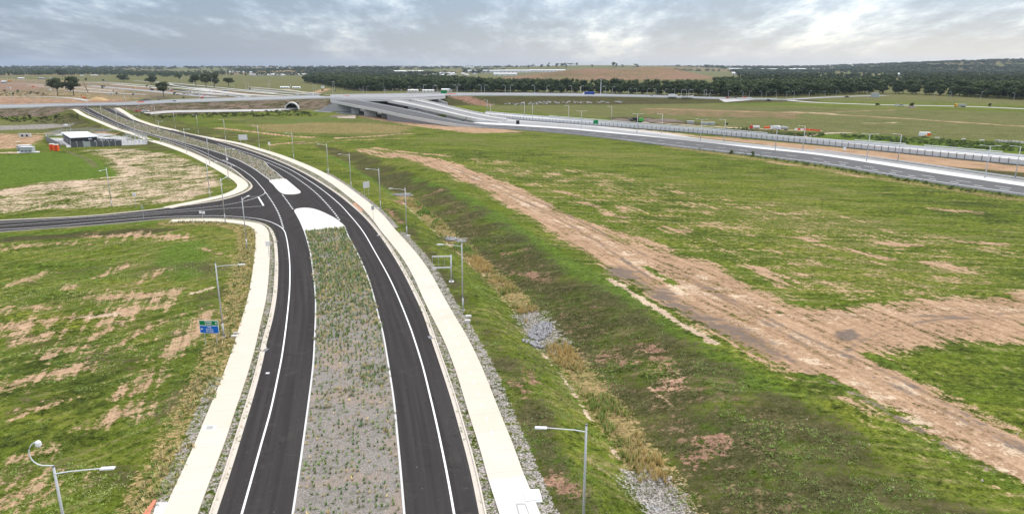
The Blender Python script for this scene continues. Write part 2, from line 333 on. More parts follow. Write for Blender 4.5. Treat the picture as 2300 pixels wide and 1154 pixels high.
def path_material():
    t=NT('path_concrete'); uv=t.tc.outputs['UV']
    sx=t.N.new('ShaderNodeSeparateXYZ'); t.L.new(uv,sx.inputs[0]); yv=sx.outputs[1]
    fr=t.math('FRACT',t.math('MULTIPLY',yv,0.25)); j=t.math('LESS_THAN',fr,0.012)
    pn=t.N.new('ShaderNodeTexWhiteNoise'); pn.noise_dimensions='1D'; t.L.new(t.math('FLOOR',t.math('MULTIPLY',yv,0.05)),pn.inputs['W'])
    a=t.noise(0.25,5,0.6); f=t.noise(3,4,0.6)
    c=t.mix(a,(0.535,0.488,0.405),(0.625,0.59,0.515)); c=t.mix(t.math('MULTIPLY',pn.outputs[0],0.35),c,(0.56,0.47,0.36)); c=t.mix(t.math('MULTIPLY',t.band(f,0.5,0.75),0.5),c,(0.50,0.45,0.38)); c=t.mix(t.math('MULTIPLY',j,0.6),c,(0.3,0.28,0.25))
    t.L.new(c,t.b.inputs['Base Color'])
path_material()
def gravel_material():
    t=NT('median_gravel')
    vo=t.N.new('ShaderNodeTexVoronoi'); vo.inputs['Scale'].default_value=7; t.L.new(t.co,vo.inputs['Vector'])
    a=t.noise(0.15,4,0.6); f=t.noise(6,4,0.7); md=t.noise(0.9,4,0.6)
    c=t.mix(t.band(f,0.3,0.7),(0.165,0.145,0.128),(0.43,0.39,0.35)); c=t.mix(t.math('MULTIPLY',t.band(a,0.50,0.62),0.5),c,(0.40,0.29,0.22))
    c=t.mix(t.math('MULTIPLY',t.band(md,0.52,0.66),0.6),c,(0.15,0.15,0.10)); c=t.mix(t.math('MULTIPLY',vo.outputs['Distance'],0.6),c,(0.10,0.095,0.09))
    t.L.new(c,t.b.inputs['Base Color']); t.bump(f,0.7,0.12)
gravel_material()

# ------------------------------------------------------------ object helpers
def link(o): COL.objects.link(o); return o
def tag(o,label=None,cat=None,group=None,kind=None):
    if label: o['label']=label
    if cat: o['category']=cat
    if group: o['group']=group
    if kind: o['kind']=kind
    return o
def mk(name,V,Fc,m,parent=None,sm=False,uv=None):
    me=bpy.data.meshes.new(name); me.from_pydata([tuple(map(float,v)) for v in V],[],Fc); me.materials.append(M[m] if isinstance(m,str) else m)
    if uv is not None:
        l=me.uv_layers.new(name='UVMap'); li=np.zeros(len(me.loops),np.int32); me.loops.foreach_get('vertex_index',li); l.data.foreach_set('uv',np.asarray(uv,np.float32)[li].ravel())
    if sm: me.polygons.foreach_set('use_smooth',[True]*len(me.polygons))
    o=link(bpy.data.objects.new(name,me))
    if parent: o.parent=parent
    return o
def tri_mesh(name,V,T,m,parent=None,tint=None):
    """fast mesh from arrays of vertices and triangles"""
    me=bpy.data.meshes.new(name); n=len(T); me.vertices.add(len(V)); me.loops.add(n*3); me.polygons.add(n)
    me.vertices.foreach_set('co',np.asarray(V,np.float32).ravel()); me.loops.foreach_set('vertex_index',np.asarray(T,np.int32).ravel())
    me.polygons.foreach_set('loop_start',np.arange(0,n*3,3,dtype=np.int32)); me.polygons.foreach_set('loop_total',np.full(n,3,np.int32))
    me.update(calc_edges=True); me.materials.append(M[m])
    if tint is not None:
        a=me.color_attributes.new('tint','FLOAT_COLOR','POINT'); c=np.ones((len(V),4),np.float32); c[:,:3]=tint; a.data.foreach_set('color',c.ravel())
    o=link(bpy.data.objects.new(name,me)); 
    if parent: o.parent=parent
    return o
def empty(name,loc,rz=0,label=None,cat=None,group=None):
    o=link(bpy.data.objects.new(name,None)); o.location=loc; o.rotation_euler=(0,0,rz); o.empty_display_size=0.5; return tag(o,label,cat,group)
class MB:
    def __init__(s): s.v=[]; s.f=[]
    def box(s,cx,cy,cz,sx,sy,sz,bev=0.0,rz=0.0,taper=1.0,shx=0.0):
        """box centred in x,y with its bottom at cz; top may taper or shear"""
        b=len(s.v); c,q=math.cos(rz),math.sin(rz); h=(sx/2,sy/2); lv=[(0,1-bev/max(h[0],1e-6) if bev else 1.0,0)]
        rings=[(0.0,1.0,0)] if not bev else [(0.0,None,0),(1.0,None,0)]
        def ring(z,ix,iy,ox=0):
            for (x,y) in ((-1,-1),(1,-1),(1,1),(-1,1)):
                X=x*(h[0]-ix)+ox; Y=y*(h[1]-iy); s.v.append((cx+X*c-Y*q,cy+X*q+Y*c,z))
        tx=h[0]*(1-taper); ty=h[1]*(1-taper)
        if bev:
            ring(cz,0,0); ring(cz+sz-bev,tx*(1-bev/sz),ty*(1-bev/sz),shx*(1-bev/sz)); ring(cz+sz,tx+bev,ty+bev,shx)
            n=3
        else: ring(cz,0,0); ring(cz+sz,tx,ty,shx); n=2
        for k in range(n-1):
            o=b+k*4
            for i in range(4): j=(i+1)%4; s.f.append((o+i,o+j,o+4+j,o+4+i))
        s.f.append((b+3,b+2,b+1,b)); o=b+(n-1)*4; s.f.append((o,o+1,o+2,o+3)); return s
    def tube(s,P,Rr,n=8,cap=True):
        P=[Vector(p) for p in P]; Rr=Rr if isinstance(Rr,(list,tuple)) else [Rr]*len(P); b=len(s.v)
        for i,p in enumerate(P):
            d=(P[min(i+1,len(P)-1)]-P[max(i-1,0)]).normalized(); u=d.cross(Vector((0,0,1)) if abs(d.z)<0.95 else Vector((1,0,0))).normalized(); w=d.cross(u)
            for k in range(n): a=2*math.pi*k/n; q=p+(u*math.cos(a)+w*math.sin(a))*Rr[i]; s.v.append(tuple(q))
        for i in range(len(P)-1):
            for k in range(n): j=(k+1)%n; o=b+i*n; s.f.append((o+k,o+j,o+n+j,o+n+k))
        if cap: s.f.append(tuple(range(b+n-1,b-1,-1))); o=b+(len(P)-1)*n; s.f.append(tuple(range(o,o+n)))
        return s
    def prism(s,poly,y0,y1):
        """outline in x,z extruded along y"""
        b=len(s.v); n=len(poly); s.v+=[(x,y0,z) for x,z in poly]+[(x,y1,z) for x,z in poly]
        for i in range(n): j=(i+1)%n; s.f.append((b+i,b+j,b+n+j,b+n+i))
        s.f.append(tuple(range(b+n-1,b-1,-1))); s.f.append(tuple(range(b+n,b+2*n))); return s
    def wheel(s,x,y,z,r,w): s.tube([(x,y-w/2,z),(x,y+w/2,z)],r,12); return s
    def build(s,name,m,parent=None,sm=False): return mk(name,s.v,s.f,m,parent,sm)
def copy_tree(o,parent=None):
    c=o.copy(); link(c); c.parent=parent
    for ch in list(o.children): copy_tree(ch,c)
    return c
def sweep(name,P,prof,m,parent=None,zf=None,closed=False,z=None):
    """profile [(offset to the right, height above land)] carried along a line laid on the land"""
    P=np.asarray(P); Nn=normals(P)
    if closed:
        T=np.roll(P,-1,0)-np.roll(P,1,0); T=T[:,:2]/(np.linalg.norm(T[:,:2],axis=1)[:,None]+1e-9); Nn=np.stack([T[:,1],-T[:,0]],1)
    n,k=len(P),len(prof); base=H(P[:,0],P[:,1]) if z is None else np.asarray(z)
    V=[];UV=[]; d=np.r_[0,np.cumsum(np.linalg.norm(np.diff(P[:,:2],axis=0),axis=1))]
    for i in range(n):
        for (o,h) in prof: V.append((P[i,0]+Nn[i,0]*o,P[i,1]+Nn[i,1]*o,base[i]+h)); UV.append((o,d[i]))
    Fc=[]
    for i in range(n if closed else n-1):
        a=i*k; b=((i+1)%n)*k
        for j in range(k-1): Fc.append((a+j,a+j+1,b+j+1,b+j))
    return mk(name,V,Fc,m,parent,uv=UV)
def ribbon(name,A,B,off,m,parent=None,step=3.0,nc=4,zz=None,edge=0.0):
    """sheet between two lines, laid on the land"""
    A=np.asarray(A)[:,:2];B=np.asarray(B)[:,:2]; n=max(2,int(np.linalg.norm(np.diff(A,axis=0),axis=1).sum()/step)+1)
    def rs(P): d=np.r_[0,np.cumsum(np.linalg.norm(np.diff(P,axis=0),axis=1))]; s=np.linspace(0,d[-1],n); return np.stack([np.interp(s,d,P[:,0]),np.interp(s,d,P[:,1])],1),s
    a,sa=rs(A); b,_=rs(B); V=[];UV=[]
    X=np.stack([a[:,0]+(b[:,0]-a[:,0])*k/nc for k in range(nc+1)],1); Y=np.stack([a[:,1]+(b[:,1]-a[:,1])*k/nc for k in range(nc+1)],1)
    Z=H(X.ravel(),Y.ravel()).reshape(X.shape)+off
    w=np.hypot(b[:,0]-a[:,0],b[:,1]-a[:,1])
    V=np.stack([X,Y,Z],2).reshape(-1,3); UV=np.stack([np.outer(w,np.arange(nc+1)/nc),np.repeat(sa[:,None],nc+1,1)],2).reshape(-1,2)
    Fc=[(i*(nc+1)+j,i*(nc+1)+j+1,(i+1)*(nc+1)+j+1,(i+1)*(nc+1)+j) for i in range(n-1) for j in range(nc)]
    if edge:
        V=V.tolist(); UV=UV.tolist(); k0=nc+1
        for side in (0,nc):
            o=len(V)
            for i in range(n): q=V[i*k0+side]; V.append((q[0],q[1],q[2]-edge)); UV.append(UV[i*k0+side])
            for i in range(n-1): Fc.append((i*k0+side,(i+1)*k0+side,o+i+1,o+i))
    return mk(name,V,Fc,m,parent,uv=UV)
def slab(name,P,z0,z1,m,parent=None,side=True):
    """flat polygon with an edge"""
    P=np.asarray(P)[:,:2]; n=len(P); V=[(p[0],p[1],z1) for p in P]; T=tessellate_polygon([[Vector((p[0],p[1],0)) for p in P]]); Fc=[tuple(t) for t in T]
    if side: V+=[(p[0],p[1],z0) for p in P]; Fc+=[(i,(i+1)%n,n+(i+1)%n,n+i) for i in range(n)]
    return mk(name,V,Fc,m,parent,uv=[(p[0],p[1]) for p in V])
def st(o): o['kind']='structure'; return o
# ------------------------------------------------------------ surveyed lines of the new road
def ML(pts,step=2.0,it=2,ext=None):
    P=G([(a,b,zmain(b)) for a,b in pts]); return resample(smooth(P,step,it),step)
def extend(P,d):   # carry a line on past its first point
    t=P[0]-P[min(6,len(P)-1)]; t/=np.linalg.norm(t); return np.vstack([P[0]+t*d,P])
W_L=extend(ML([(487,1154),(522,1049),(543,979),(567,900),(588,823),(602,757),(611,725),(620,678),(624,636),(625,590),(623,555),(620,535),(612,517)]),25)   # west carriageway, outer edge, near part
W_C=ML([(612,517),(604,508),(592,502),(565,495),(522,491),(443,489),(365,492),(313,497),(209,506),(0,521),(-300,548)],1.5)
W_R=extend(ML([(655,1154),(671,1049),(685,948),(695,875),(702,816),(705,757),(707,715),(707,666),(703,624),(697,575),(690,545),(682,519)]),25)
S_U=ML([(-300,516),(0,496),(183,487),(313,475),(365,469),(470,454.5),(509,447),(543,436),(561,427),(567.5,419),(562,409),(552,402),(535,387),(517,375)],1.5)
U_L=ML([(517,375),(500,367.5),(470,354),(436,338),(401,325),(366,313),(331,303),(296,293.5),(270,287),(244,276.5),(218,265),(197,254.6),(183,247.6),(172,243)])
U_M=ML([(606,406),(587,392),(570,380),(552,370),(535,361),(517,354),(488,343),(436,328),(383,313),(331,300),(296,289),(262,275),(227,258),(199,243.5)])
E_M2=ML([(639,402.6),(632,397),(618,385),(606,377),(600,370),(595,363.5),(578,357),(552,347),(526,337.5),(488,327),(436,312),(383,296.5),(340,284.5),(305,275),(279,266),(255,256),(225,243)])
E_L=extend(ML([(911,1154),(902,1049),(895,979),(887,900),(875,823),(862,748),(850,703),(841,666),(829,627),(814,590),(796,554),(783,530),(776,511)]),25)
E_R=extend(ML([(1076,1154),(1057,1059),(1036,979),(1015,903),(994,837),(973,775),(950,706),(929,660),(905,612),(874,560),(844,518),(814,484),(780,454),(761,439),(726,415),(691,394),(656,376),(622,361),(587,347.5),(552,335.5),(517,325),(488,316.5),(436,303.5),(401,295),(366,287),(331,278),(314,272),(296,264),(279,256),(262,248),(254,243.5)]),25)
PR=extend(ML([(1213,1154),(1202,1127),(1185,1087),(1171,1052),(1155,1004),(1133,952),(1115,907),(1095,855),(1074,806),(1048,754),(1025,716),(996,666),(970,618),(942,577),(909,539),(886,514),(870,494),(842,466),(803,436),(775,416),(748,399),(726,387),(691,371),(656,357),(622,345),(587,334.5),(552,324),(517,316.5),(488,310.5),(436,299),(383,287.5),(349,279.5),(314,268),(296,258.5),(279,248),(268,242.5)]),25)
PL=extend(ML([(366,1154),(397,1083),(432,1011),(463,934),(494,861),(522,785),(535,742),(556,672),(567,612),(573,560),(574,532),(572,518),(563,509),(550,504.5),(511,500),(465,497),(380,499)]),25)
PU=ML([(365,466),(391,460.5),(440,451),(470,444.5),(496,439),(517,431),(530,424),(533.5,417),(527,408),(511,397),(490,384),(464,369.5),(417,346),(365,326.5),(331,316),(296,304),(262,293.5),(244,287),(210,272),(183,260),(163,247.5),(148,243.5)],2,3)
ROADBAND=np.vstack([PL[::3],W_C[6:-1:3],S_U[::4][:len(S_U[::4])-14],PU[::3],[CORR[0][3][:2]],[CORR[0][5][:2]],PR[::-3]])
# ------------------------------------------------------------ ground sheet
def build_ground():
    a=np.r_[np.linspace(-180,-44,40,endpoint=False),np.linspace(-44,44,760,endpoint=False),np.linspace(44,180,41)][:-1]; a=np.radians(a)
    r=np.r_[0.5,15,28,np.geomspace(40,200,430,endpoint=False),np.geomspace(200,900,380,endpoint=False),np.geomspace(900,12500,230)]
    A,Rr=np.meshgrid(a,r); X=(Rr*np.sin(A)).ravel(); Y=(Rr*np.cos(A)).ravel(); na,nr=len(a),len(r)
    Z=H(X,Y,True)
    # set the ground a little down under the road so that no blade of it comes through
    m=(np.hypot(X,Y)<950); ins=inside(X[m],Y[m],ROADBAND); d,_,_=segdist(X[m],Y[m],ROADBAND,True)
    z=Z[m]; rr=np.hypot(X[m],Y[m]); z-=np.where(ins,np.minimum(0.04+0.0*rr,0.04)+np.where(rr>330,0.25,0)*np.clip(d/4,0,1),0); Z[m]=z
    # colour fields
    ch={c:np.zeros(X.shape) for c in CHN}
    def sub(P,pad):
        return np.nonzero((X>P[:,0].min()-pad)&(X<P[:,0].max()+pad)&(Y>P[:,1].min()-pad)&(Y<P[:,1].max()+pad))[0]
    def poly(c,pts,val=1.0,w=2.0,z=0.0,mode='max'):
        P=smooth(G(pts,z),1e9,0,True) if False else G(pts,z); k=sub(P,w*2)
        if len(k)==0: return
        d,_,_=segdist(X[k],Y[k],P,True); s=np.where(inside(X[k],Y[k],P),d,-d); q=sstep(-w,w,s)*val
        if mode=='max': ch[c][k]=np.maximum(ch[c][k],q)
        else: ch[c][k]*=1-q
    def stroke(c,pts,width,val=0.8,z=0.0,mode='max'):
        P=G(pts,z); P=smooth(P,max(1.0,width),0) if len(P)>2 else P; P=P[::max(1,len(P)//40)] if len(P)>60 else P; k=sub(P,width*1.6)
        if len(k)==0: return
        d,_,_=segdist(X[k],Y[k],P); q=(1-sstep(0.0,1.5*width,d))*min(1,val*1.08)
        if mode=='max': ch[c][k]=np.maximum(ch[c][k],q)
        else: ch[c][k]*=1-q
    def along(c,P,o,width,val=0.9,rmax=1e9):
        P=np.vstack([offset(P,o)]); P=P[::3]; k=sub(P,width*2); d,_,_=segdist(X[k],Y[k],P); q=(1-sstep(0.4*width,0.75*width,d))*val; ch[c][k]=np.maximum(ch[c][k],q)
    # right-hand haul track
    poly('dirt',[(800,333),(900,344),(990,358),(1100,393),(1200,438),(1290,488),(1400,535),(1500,563),(1600,590),(1690,640),(1770,685),(1850,692),(2000,684),(2150,665),(2420,645),(2600,700),(2480,770),(2150,768),(2030,790),(1965,800),(2050,848),(2200,925),(2400,1020),(2600,1200),(2450,1210),(2200,1075),(2080,1010),(1980,955),(1900,905),(1800,852),(1700,812),(1600,755),(1520,700),(1420,640),(1340,590),(1260,540),(1170,478),(1090,430),(1000,388),(920,360),(850,346)],0.82,3.6)
    for w,pts in ((1.2,[(1000,372),(1150,430),(1300,510),(1450,590),(1600,668),(1800,760),(2000,860),(2300,1020)]),(1.0,[(1100,415),(1300,525),(1450,610),(1600,700),(1750,775),(1900,850),(2100,965),(2300,1075)]),(1.4,[(1500,590),(1650,660),(1800,715),(2000,700),(2300,690)])):
        stroke('sand',pts,w*1.6,0.34)
    for w,pts in ((.8,[(1040,392),(1200,462),(1330,535),(1480,640),(1640,735),(1800,825),(2000,930),(2300,1090)]),(.8,[(1020,378),(1180,440),(1320,505),(1460,578),(1600,650),(1780,745),(2000,845),(2300,1000)]),(.8,[(1500,600),(1660,690),(1830,790),(2050,890),(2300,1010)]),(.7,[(1850,705),(2000,715),(2300,700)]),(.7,[(1900,790),(2000,740),(2150,715),(2300,715)])): stroke('fine',pts,w,0.43)
    stroke('brown',[(1390,620),(1470,662),(1560,712),(1640,752),(1700,785)],2.2,0.5); stroke('fine',[(1380,605),(1470,655),(1560,704),(1650,748),(1730,792)],3.2,0.56)
    stroke('sand',[(1370,628),(1440,672),(1530,728),(1600,770)],0.9,0.95); poly('fine',[(1872,745),(1915,740),(1935,757),(1915,772),(1880,768)],0.7,1.0); stroke('red',[(1860,752),(1890,735),(1930,738),(1945,755)],1.5,0.7)
    for w,pts in ((1.5,[(1850,850),(1950,905),(2060,950)]),(2.2,[(1985,950),(2100,1000),(2200,1050),(2330,1120)]),(1.2,[(1800,845),(1900,880)]),(1.5,[(1660,600),(1800,680)]),(1.3,[(1450,600),(1530,650)]),(1.2,[(1950,800),(2060,850)])):
        stroke('dirt',pts,w,0.75,mode='cut'); stroke('bright',pts,w,0.5)
    for pts in ([(1280,490),(1400,525),(1500,560)],[(1300,455),(1340,465)],[(1360,480),(1400,487)],[(1370,520),(1450,545)],[(1490,510),(1540,520)],[(2080,590),(2150,600)],[(1760,530),(1830,540)],[(1900,560),(2000,580)],[(1540,590),(1600,620)],[(1980,545),(2060,550)],[(2150,540),(2250,550)],[(1250,430),(1300,440)],[(1700,600),(1760,640)],[(2100,470),(2200,480)],[(1730,365),(1820,375)],[(1880,388),(1930,396)]):
        stroke('dirt',pts,2.5,0.62)
    poly('dirt',[(1000,345),(1400,390),(2300,560),(2300,650),(1860,680),(1780,670),(1640,590),(1300,480),(1100,390)],0.27,8)
    # pale yellow edge and dry verge by the highway
    stroke('dry',[(1500,330),(1700,357),(1960,398),(2150,428),(2300,450)],4,0.55)
    poly('dirt',[(800,262),(830,258),(900,264),(1000,274),(1120,288),(1180,297),(1060,300),(940,284),(860,272)],0.9,4); poly('brown',[(820,258),(900,262),(1000,272),(1150,288),(1180,300),(1000,290),(870,270)],0.6,4)
    stroke('dirt',[(492,289),(560,296),(640,306),(700,309)],3.2,0.9); stroke('dirt',[(612,326),(650,320),(680,318)],2,0.8); stroke('dirt',[(760,310),(850,305),(930,300)],3,0.75); stroke('dirt',[(650,322),(760,316),(900,312)],2,0.5)
    stroke('dirt',[(800,336),(850,350),(880,356)],1.5,0.9); stroke('dirt',[(840,333),(920,342),(1010,352)],2.5,0.7)
    poly('dry',[(560,282),(700,275),(860,278),(930,286),(900,300),(700,300),(600,296)],0.55,5); poly('olive',[(480,262),(800,262),(950,280),(900,312),(600,300)],0.5,6)
    poly('bright',[(560,270),(780,262),(800,268),(640,280)],0.7,4)
    # swale: dark rough far slope, greener lip, dry reeds along the bottom
    poly('brown',[(700,322),(820,345),(930,390),(1010,430),(1100,470),(1230,570),(1350,640),(1480,720),(1600,800),(1750,880),(1950,990),(2150,1110),(2300,1200),(1560,1200),(1440,1000),(1300,810),(1200,680),(1040,550),(930,450),(800,370)],0.66,3)
    stroke('bright',[(880,385),(960,412),(1060,455),(1160,520),(1240,575),(1330,625),(1420,680)],4.5,0.85); stroke('bright',[(1420,690),(1560,770),(1700,860),(1800,930)],6,0.55); stroke('bright',[(1600,930),(1700,1000),(1850,1100),(2000,1180)],9,0.55); stroke('bright',[(1500,1060),(1560,1130)],3,0.8)
    poly('dirt',[(1420,760),(1500,780),(1560,860),(1480,900),(1420,820)],0.24,3); poly('red',[(1000,420),(1200,560),(1400,700),(1600,830),(1800,940),(1900,1154),(1560,1154),(1400,960),(1250,760),(1100,590),(960,460)],0.12,5)
    for pts in ([(1440,765),(1470,790),(1510,850)],[(1370,775),(1420,790)],[(1560,1000),(1600,975)],[(1150,590),(1190,600)],[(1130,555),(1170,550)],[(985,425),(925,430),(900,445)],[(1480,640),(1530,690)]): stroke('red',pts,2.4,0.5)
    D=[(a,b) for a,b in [(905,442),(965,492),(1010,532),(1062,580),(1120,632),(1180,692),(1222,750),(1290,825),(1350,905),(1420,1005),(1485,1100),(1600,1280)]]
    stroke('dry',D,2.6,0.95,z=-2.4); stroke('gravel',[(885,436),(918,438)],2.0,1.0,z=-2.3); stroke('gravel',[(1006,537),(1036,543)],1.6,1,z=-3); stroke('gravel',[(1190,715),(1235,780)],3.2,1,z=-3); stroke('gravel',[(1455,1100),(1500,1170)],3,1,z=-3)
    stroke('sand',[(905,458),(960,505),(1020,560),(1090,620),(1150,690),(1220,790),(1280,870),(1330,950),(1400,1040)],0.35,0.42,z=-2.2)
    poly('olive',[(700,400),(860,440),(1000,620),(1240,1154),(1500,1154),(1200,700),(1000,480),(800,380)],0.25,3); poly('brown',[(880,455),(930,510),(1000,590),(1080,700),(1150,800),(1250,950),(1350,1154),(1230,1154),(1130,900),(1050,740),(960,590),(870,470)],0.58,2)
    for pts in ([(870,470),(900,500)],[(930,575),(945,590)],[(1150,860),(1180,890)],[(1240,1070),(1290,1110)],[(1190,830),(1200,860)]): stroke('red',pts,1.2,0.5)
    poly('bright',[(1170,975),(1230,985),(1280,1030),(1300,1060),(1230,1050),(1180,1010)],0.95,1.2); stroke('bright',[(740,345),(800,375),(860,410),(880,430)],3,0.7)
    along('gravel',PR[:60],0.8,1.5,0.62); along('gravel',PR[60:110],0.6,1.2,0.8)
    along('dry',PL[:75],-1.6,4.4,0.55); along('gravel',PL[:18],-0.7,1.3,0.55)
    # verges between kerb and path
    v=np.nonzero(np.hypot(X,Y)<420)[0]; d,_,s=segdist(X[v],Y[v],ROADBAND[::1],True); ins=inside(X[v],Y[v],ROADBAND)
    ch['gravel'][v]=np.where(ins,0.55,ch['gravel'][v]); ch['dry'][v]=np.where(ins,0.45,ch['dry'][v])
    # left field of bare scrapes
    for w,pts in ((3,[(0,562),(102,549),(207,549)]),(2.6,[(204,529),(291,527),(411,531)]),(1.3,[(22,640),(102,609)]),(1.5,[(226,618),(284,596)]),(1.6,[(302,640),(357,611)]),(2.6,[(193,669),(255,666),(397,655)]),(1.6,[(302,695),(364,687)]),(3.2,[(-40,733),(0,731),(73,727),(164,713),(273,702),(302,695)]),(2.2,[(124,742),(193,735),(240,720)]),(2.3,[(109,797),(156,782),(215,775)]),(1.5,[(204,760),(247,735)]),(1.1,[(262,775),(346,731),(418,702)]),(1.7,[(367,800),(415,767),(444,742),(466,698)]),(1.8,[(-40,890),(0,877),(65,848),(175,826)]),(1.5,[(255,895),(309,855),(357,833)]),(1.6,[(284,891),(338,858)]),(1.5,[(80,691),(109,691)]),(2.1,[(211,963),(263,937),(303,905)]),(1,[(47,934),(79,921),(187,890)]),(2.0,[(-20,1150),(53,1103),(116,1092)]),(1.2,[(79,1127),(118,1095)]),(1.2,[(460,560),(520,580)]),(1.0,[(0,700),(20,692)]),(1.2,[(100,750),(60,760)]),(1.4,[(30,1030),(110,1010)]),(1.0,[(150,655),(165,640)]),(1.2,[(330,760),(300,780)])):
        stroke('dirt',pts,w*.95,0.56)
        stroke('dirt',pts,w*2.2,0.34)
    stroke('sand',[(433,658),(460,650),(477,647)],0.7,1); stroke('sand',[(164,713),(230,707),(260,705)],0.8,0.8)
    poly('brown',[(0,530),(150,522),(330,510),(420,512),(330,524),(120,536),(0,545)],0.95,2.5); poly('brown',[(0,620),(500,560),(560,640),(500,1000),(300,1154),(0,1154)],0.30,6)
    poly('bright',[(385,545),(470,535),(480,560),(470,620),(400,640),(330,600),(350,560)],0.8,4); poly('bright',[(0,590),(260,560),(330,600),(200,660),(0,700)],0.45,6); stroke('bright',[(0,530),(150,520),(260,502),(340,500)],2.0,0.95); poly('bright',[(200,820),(420,760),(500,800),(380,1000),(150,1100)],0.35,6)
    # ground between side road and the compound
    poly('sand',[(-200,440),(0,424),(100,408),(200,401),(268,394),(228,352),(185,338),(300,334),(400,350),(470,378),(497,405),(470,432),(420,448),(360,461),(250,466),(100,472),(-200,490)],0.47,3)
    poly('sand',[(-200,445),(0,426),(120,409),(230,402),(290,396),(240,356),(215,342),(250,350),(320,378),(300,400),(220,412),(100,428),(0,440)],0.72,3); poly('sand',[(430,420),(480,395),(497,408),(470,432),(380,450),(330,455)],0.68,3)
    poly('bright',[(-300,362),(0,349),(110,341),(185,346),(225,360),(262,385),(268,394),(200,400),(100,407),(0,420),(-300,440)],0.75,1.5)
    stroke('olive',[(150,340),(190,355),(215,375)],2,0.7)
    poly('dirt',[(-200,308),(0,300),(100,304),(100,312),(60,330),(0,336),(-200,345)],0.75,3,z=0); poly('sand',[(-200,345),(0,342),(60,341),(60,344),(0,345)],0.8,1)
    poly('olive',[(-200,270),(150,270),(250,300),(-200,305)],0.6,5); stroke('dirt',[(0,301),(110,300),(200,297),(260,303)],2.5,0.7); poly('gravel',[(-200,282),(0,282),(120,279),(170,283),(100,290),(0,292),(-200,294)],0.75,5)
    poly('bright',[(100,286),(230,290),(240,304),(150,298)],0.5,4)
    # banks
    for i,C in enumerate(CORR):
        k=sub(C,60); d,ix,s=segdist(X[k],Y[k],C[:,:2]); hw=np.interp(ix,np.arange(len(C)),C[:,3]); q=sstep(hw-2,hw+1,d)*(1-sstep(hw+22,hw+30,d)); 
        if i==1: q*=0.5
        ch['brown'][k]=np.maximum(ch['brown'][k],q)
        if i==0: ch['fine'][k]=np.maximum(ch['fine'][k],q*0.50); ch['red'][k]=np.maximum(ch['red'][k],q*0.34)
    stroke('red',[(992,219,7),(1040,222,6),(1090,228,4)],9,0.95); stroke('red',[(520,235,6),(590,238,5)],6,0.6); stroke('red',[(60,253,3),(140,250,3)],5,0.55)
    stroke('sand',[(1180,233),(1260,231),(1320,230),(1400,231)],2.5,0.62); stroke('bright',[(1100,238),(1400,236),(1560,232),(1800,236)],14,0.6)
    # fields across the highway
    poly('olive',[(1080,238),(1500,232),(2300,252),(2700,270),(2700,350),(2300,320),(1700,292),(1300,262),(1090,246)],0.62,10)
    poly('red',[(1440,243),(1560,243),(1800,255),(1800,268),(1600,262),(1440,256)],0.42,8)
    stroke('dirt',[(1460,244),(1640,250),(1800,254),(1950,262),(2300,284),(2500,300)],4,0.9); stroke('sand',[(1770,252),(1840,254),(1870,257)],6,0.6); stroke('dirt',[(1850,253),(1950,249),(2010,247)],2.5,0.8); stroke('brown',[(1760,248),(1800,246),(1880,246)],3,0.8)
    stroke('sand',[(1940,276),(1975,277),(2010,276)],1.8,0.9); stroke('sand',[(1480,275),(1560,282),(1650,288),(1760,292),(1840,294)],2.6,0.95); stroke('sand',[(1790,311),(1830,303),(1870,299),(1920,299)],2.0,0.9)
    poly('brown',[(1360,264),(1440,262),(1540,272),(1620,280),(1540,284),(1400,276)],0.9,4); poly('bright',[(1690,296),(1860,302),(1960,300),(2300,326),(2600,352),(2600,368),(2300,346),(1900,312)],0.75,4); poly('brown',[(1560,290),(1680,290),(1860,300),(1800,310),(1650,300)],0.75,3); stroke('brown',[(1840,298),(2000,303),(2150,315),(2300,326)],2,0.8)
    poly('dirt',[(1540,303),(1700,315),(1909,334),(2091,352),(2300,374),(2600,402),(2600,420),(2300,388),(2091,371),(1883,345),(1700,323),(1560,308)],0.95,2); poly('brown',[(1560,309),(1700,323),(1883,345),(2091,371),(2300,388),(2600,418),(2600,430),(2300,404),(2065,371),(1830,338),(1700,326)],0.95,1.5)
    stroke('red',[(1610,307),(1660,310)],1.5,1); 
    stroke('sand',[(1180,272),(1260,276),(1400,290),(1540,304)],7,0.9)
    # building site to the upper left
    poly('dirt',[(-600,176),(0,177),(120,180),(260,187),(380,198),(420,208),(330,222),(200,232),(0,236),(-600,240)],0.44,15)
    poly('red',[(-600,205),(0,216),(100,222),(250,222),(320,228),(240,233),(0,238),(-600,240)],0.85,10); poly('red',[(-300,180),(40,182),(120,192),(90,202),(0,204),(-300,206)],0.8,10); poly('red',[(200,192),(330,196),(420,205),(350,204),(230,198)],0.65,8)
    poly('sand',[(50,190),(120,188),(300,200),(280,210),(120,202)],0.55,12); stroke('sand',[(0,217),(80,217),(150,219)],5,0.8); stroke('sand',[(200,205),(240,207)],8,0.9); stroke('brown',[(0,208),(60,206),(100,212)],12,0.9); stroke('brown',[(250,215),(330,214),(370,222)],14,0.85)
    stroke('brown',[(380,215),(420,214),(460,218)],14,0.8); stroke('brown',[(460,200),(560,208),(640,212)],8,0.8)
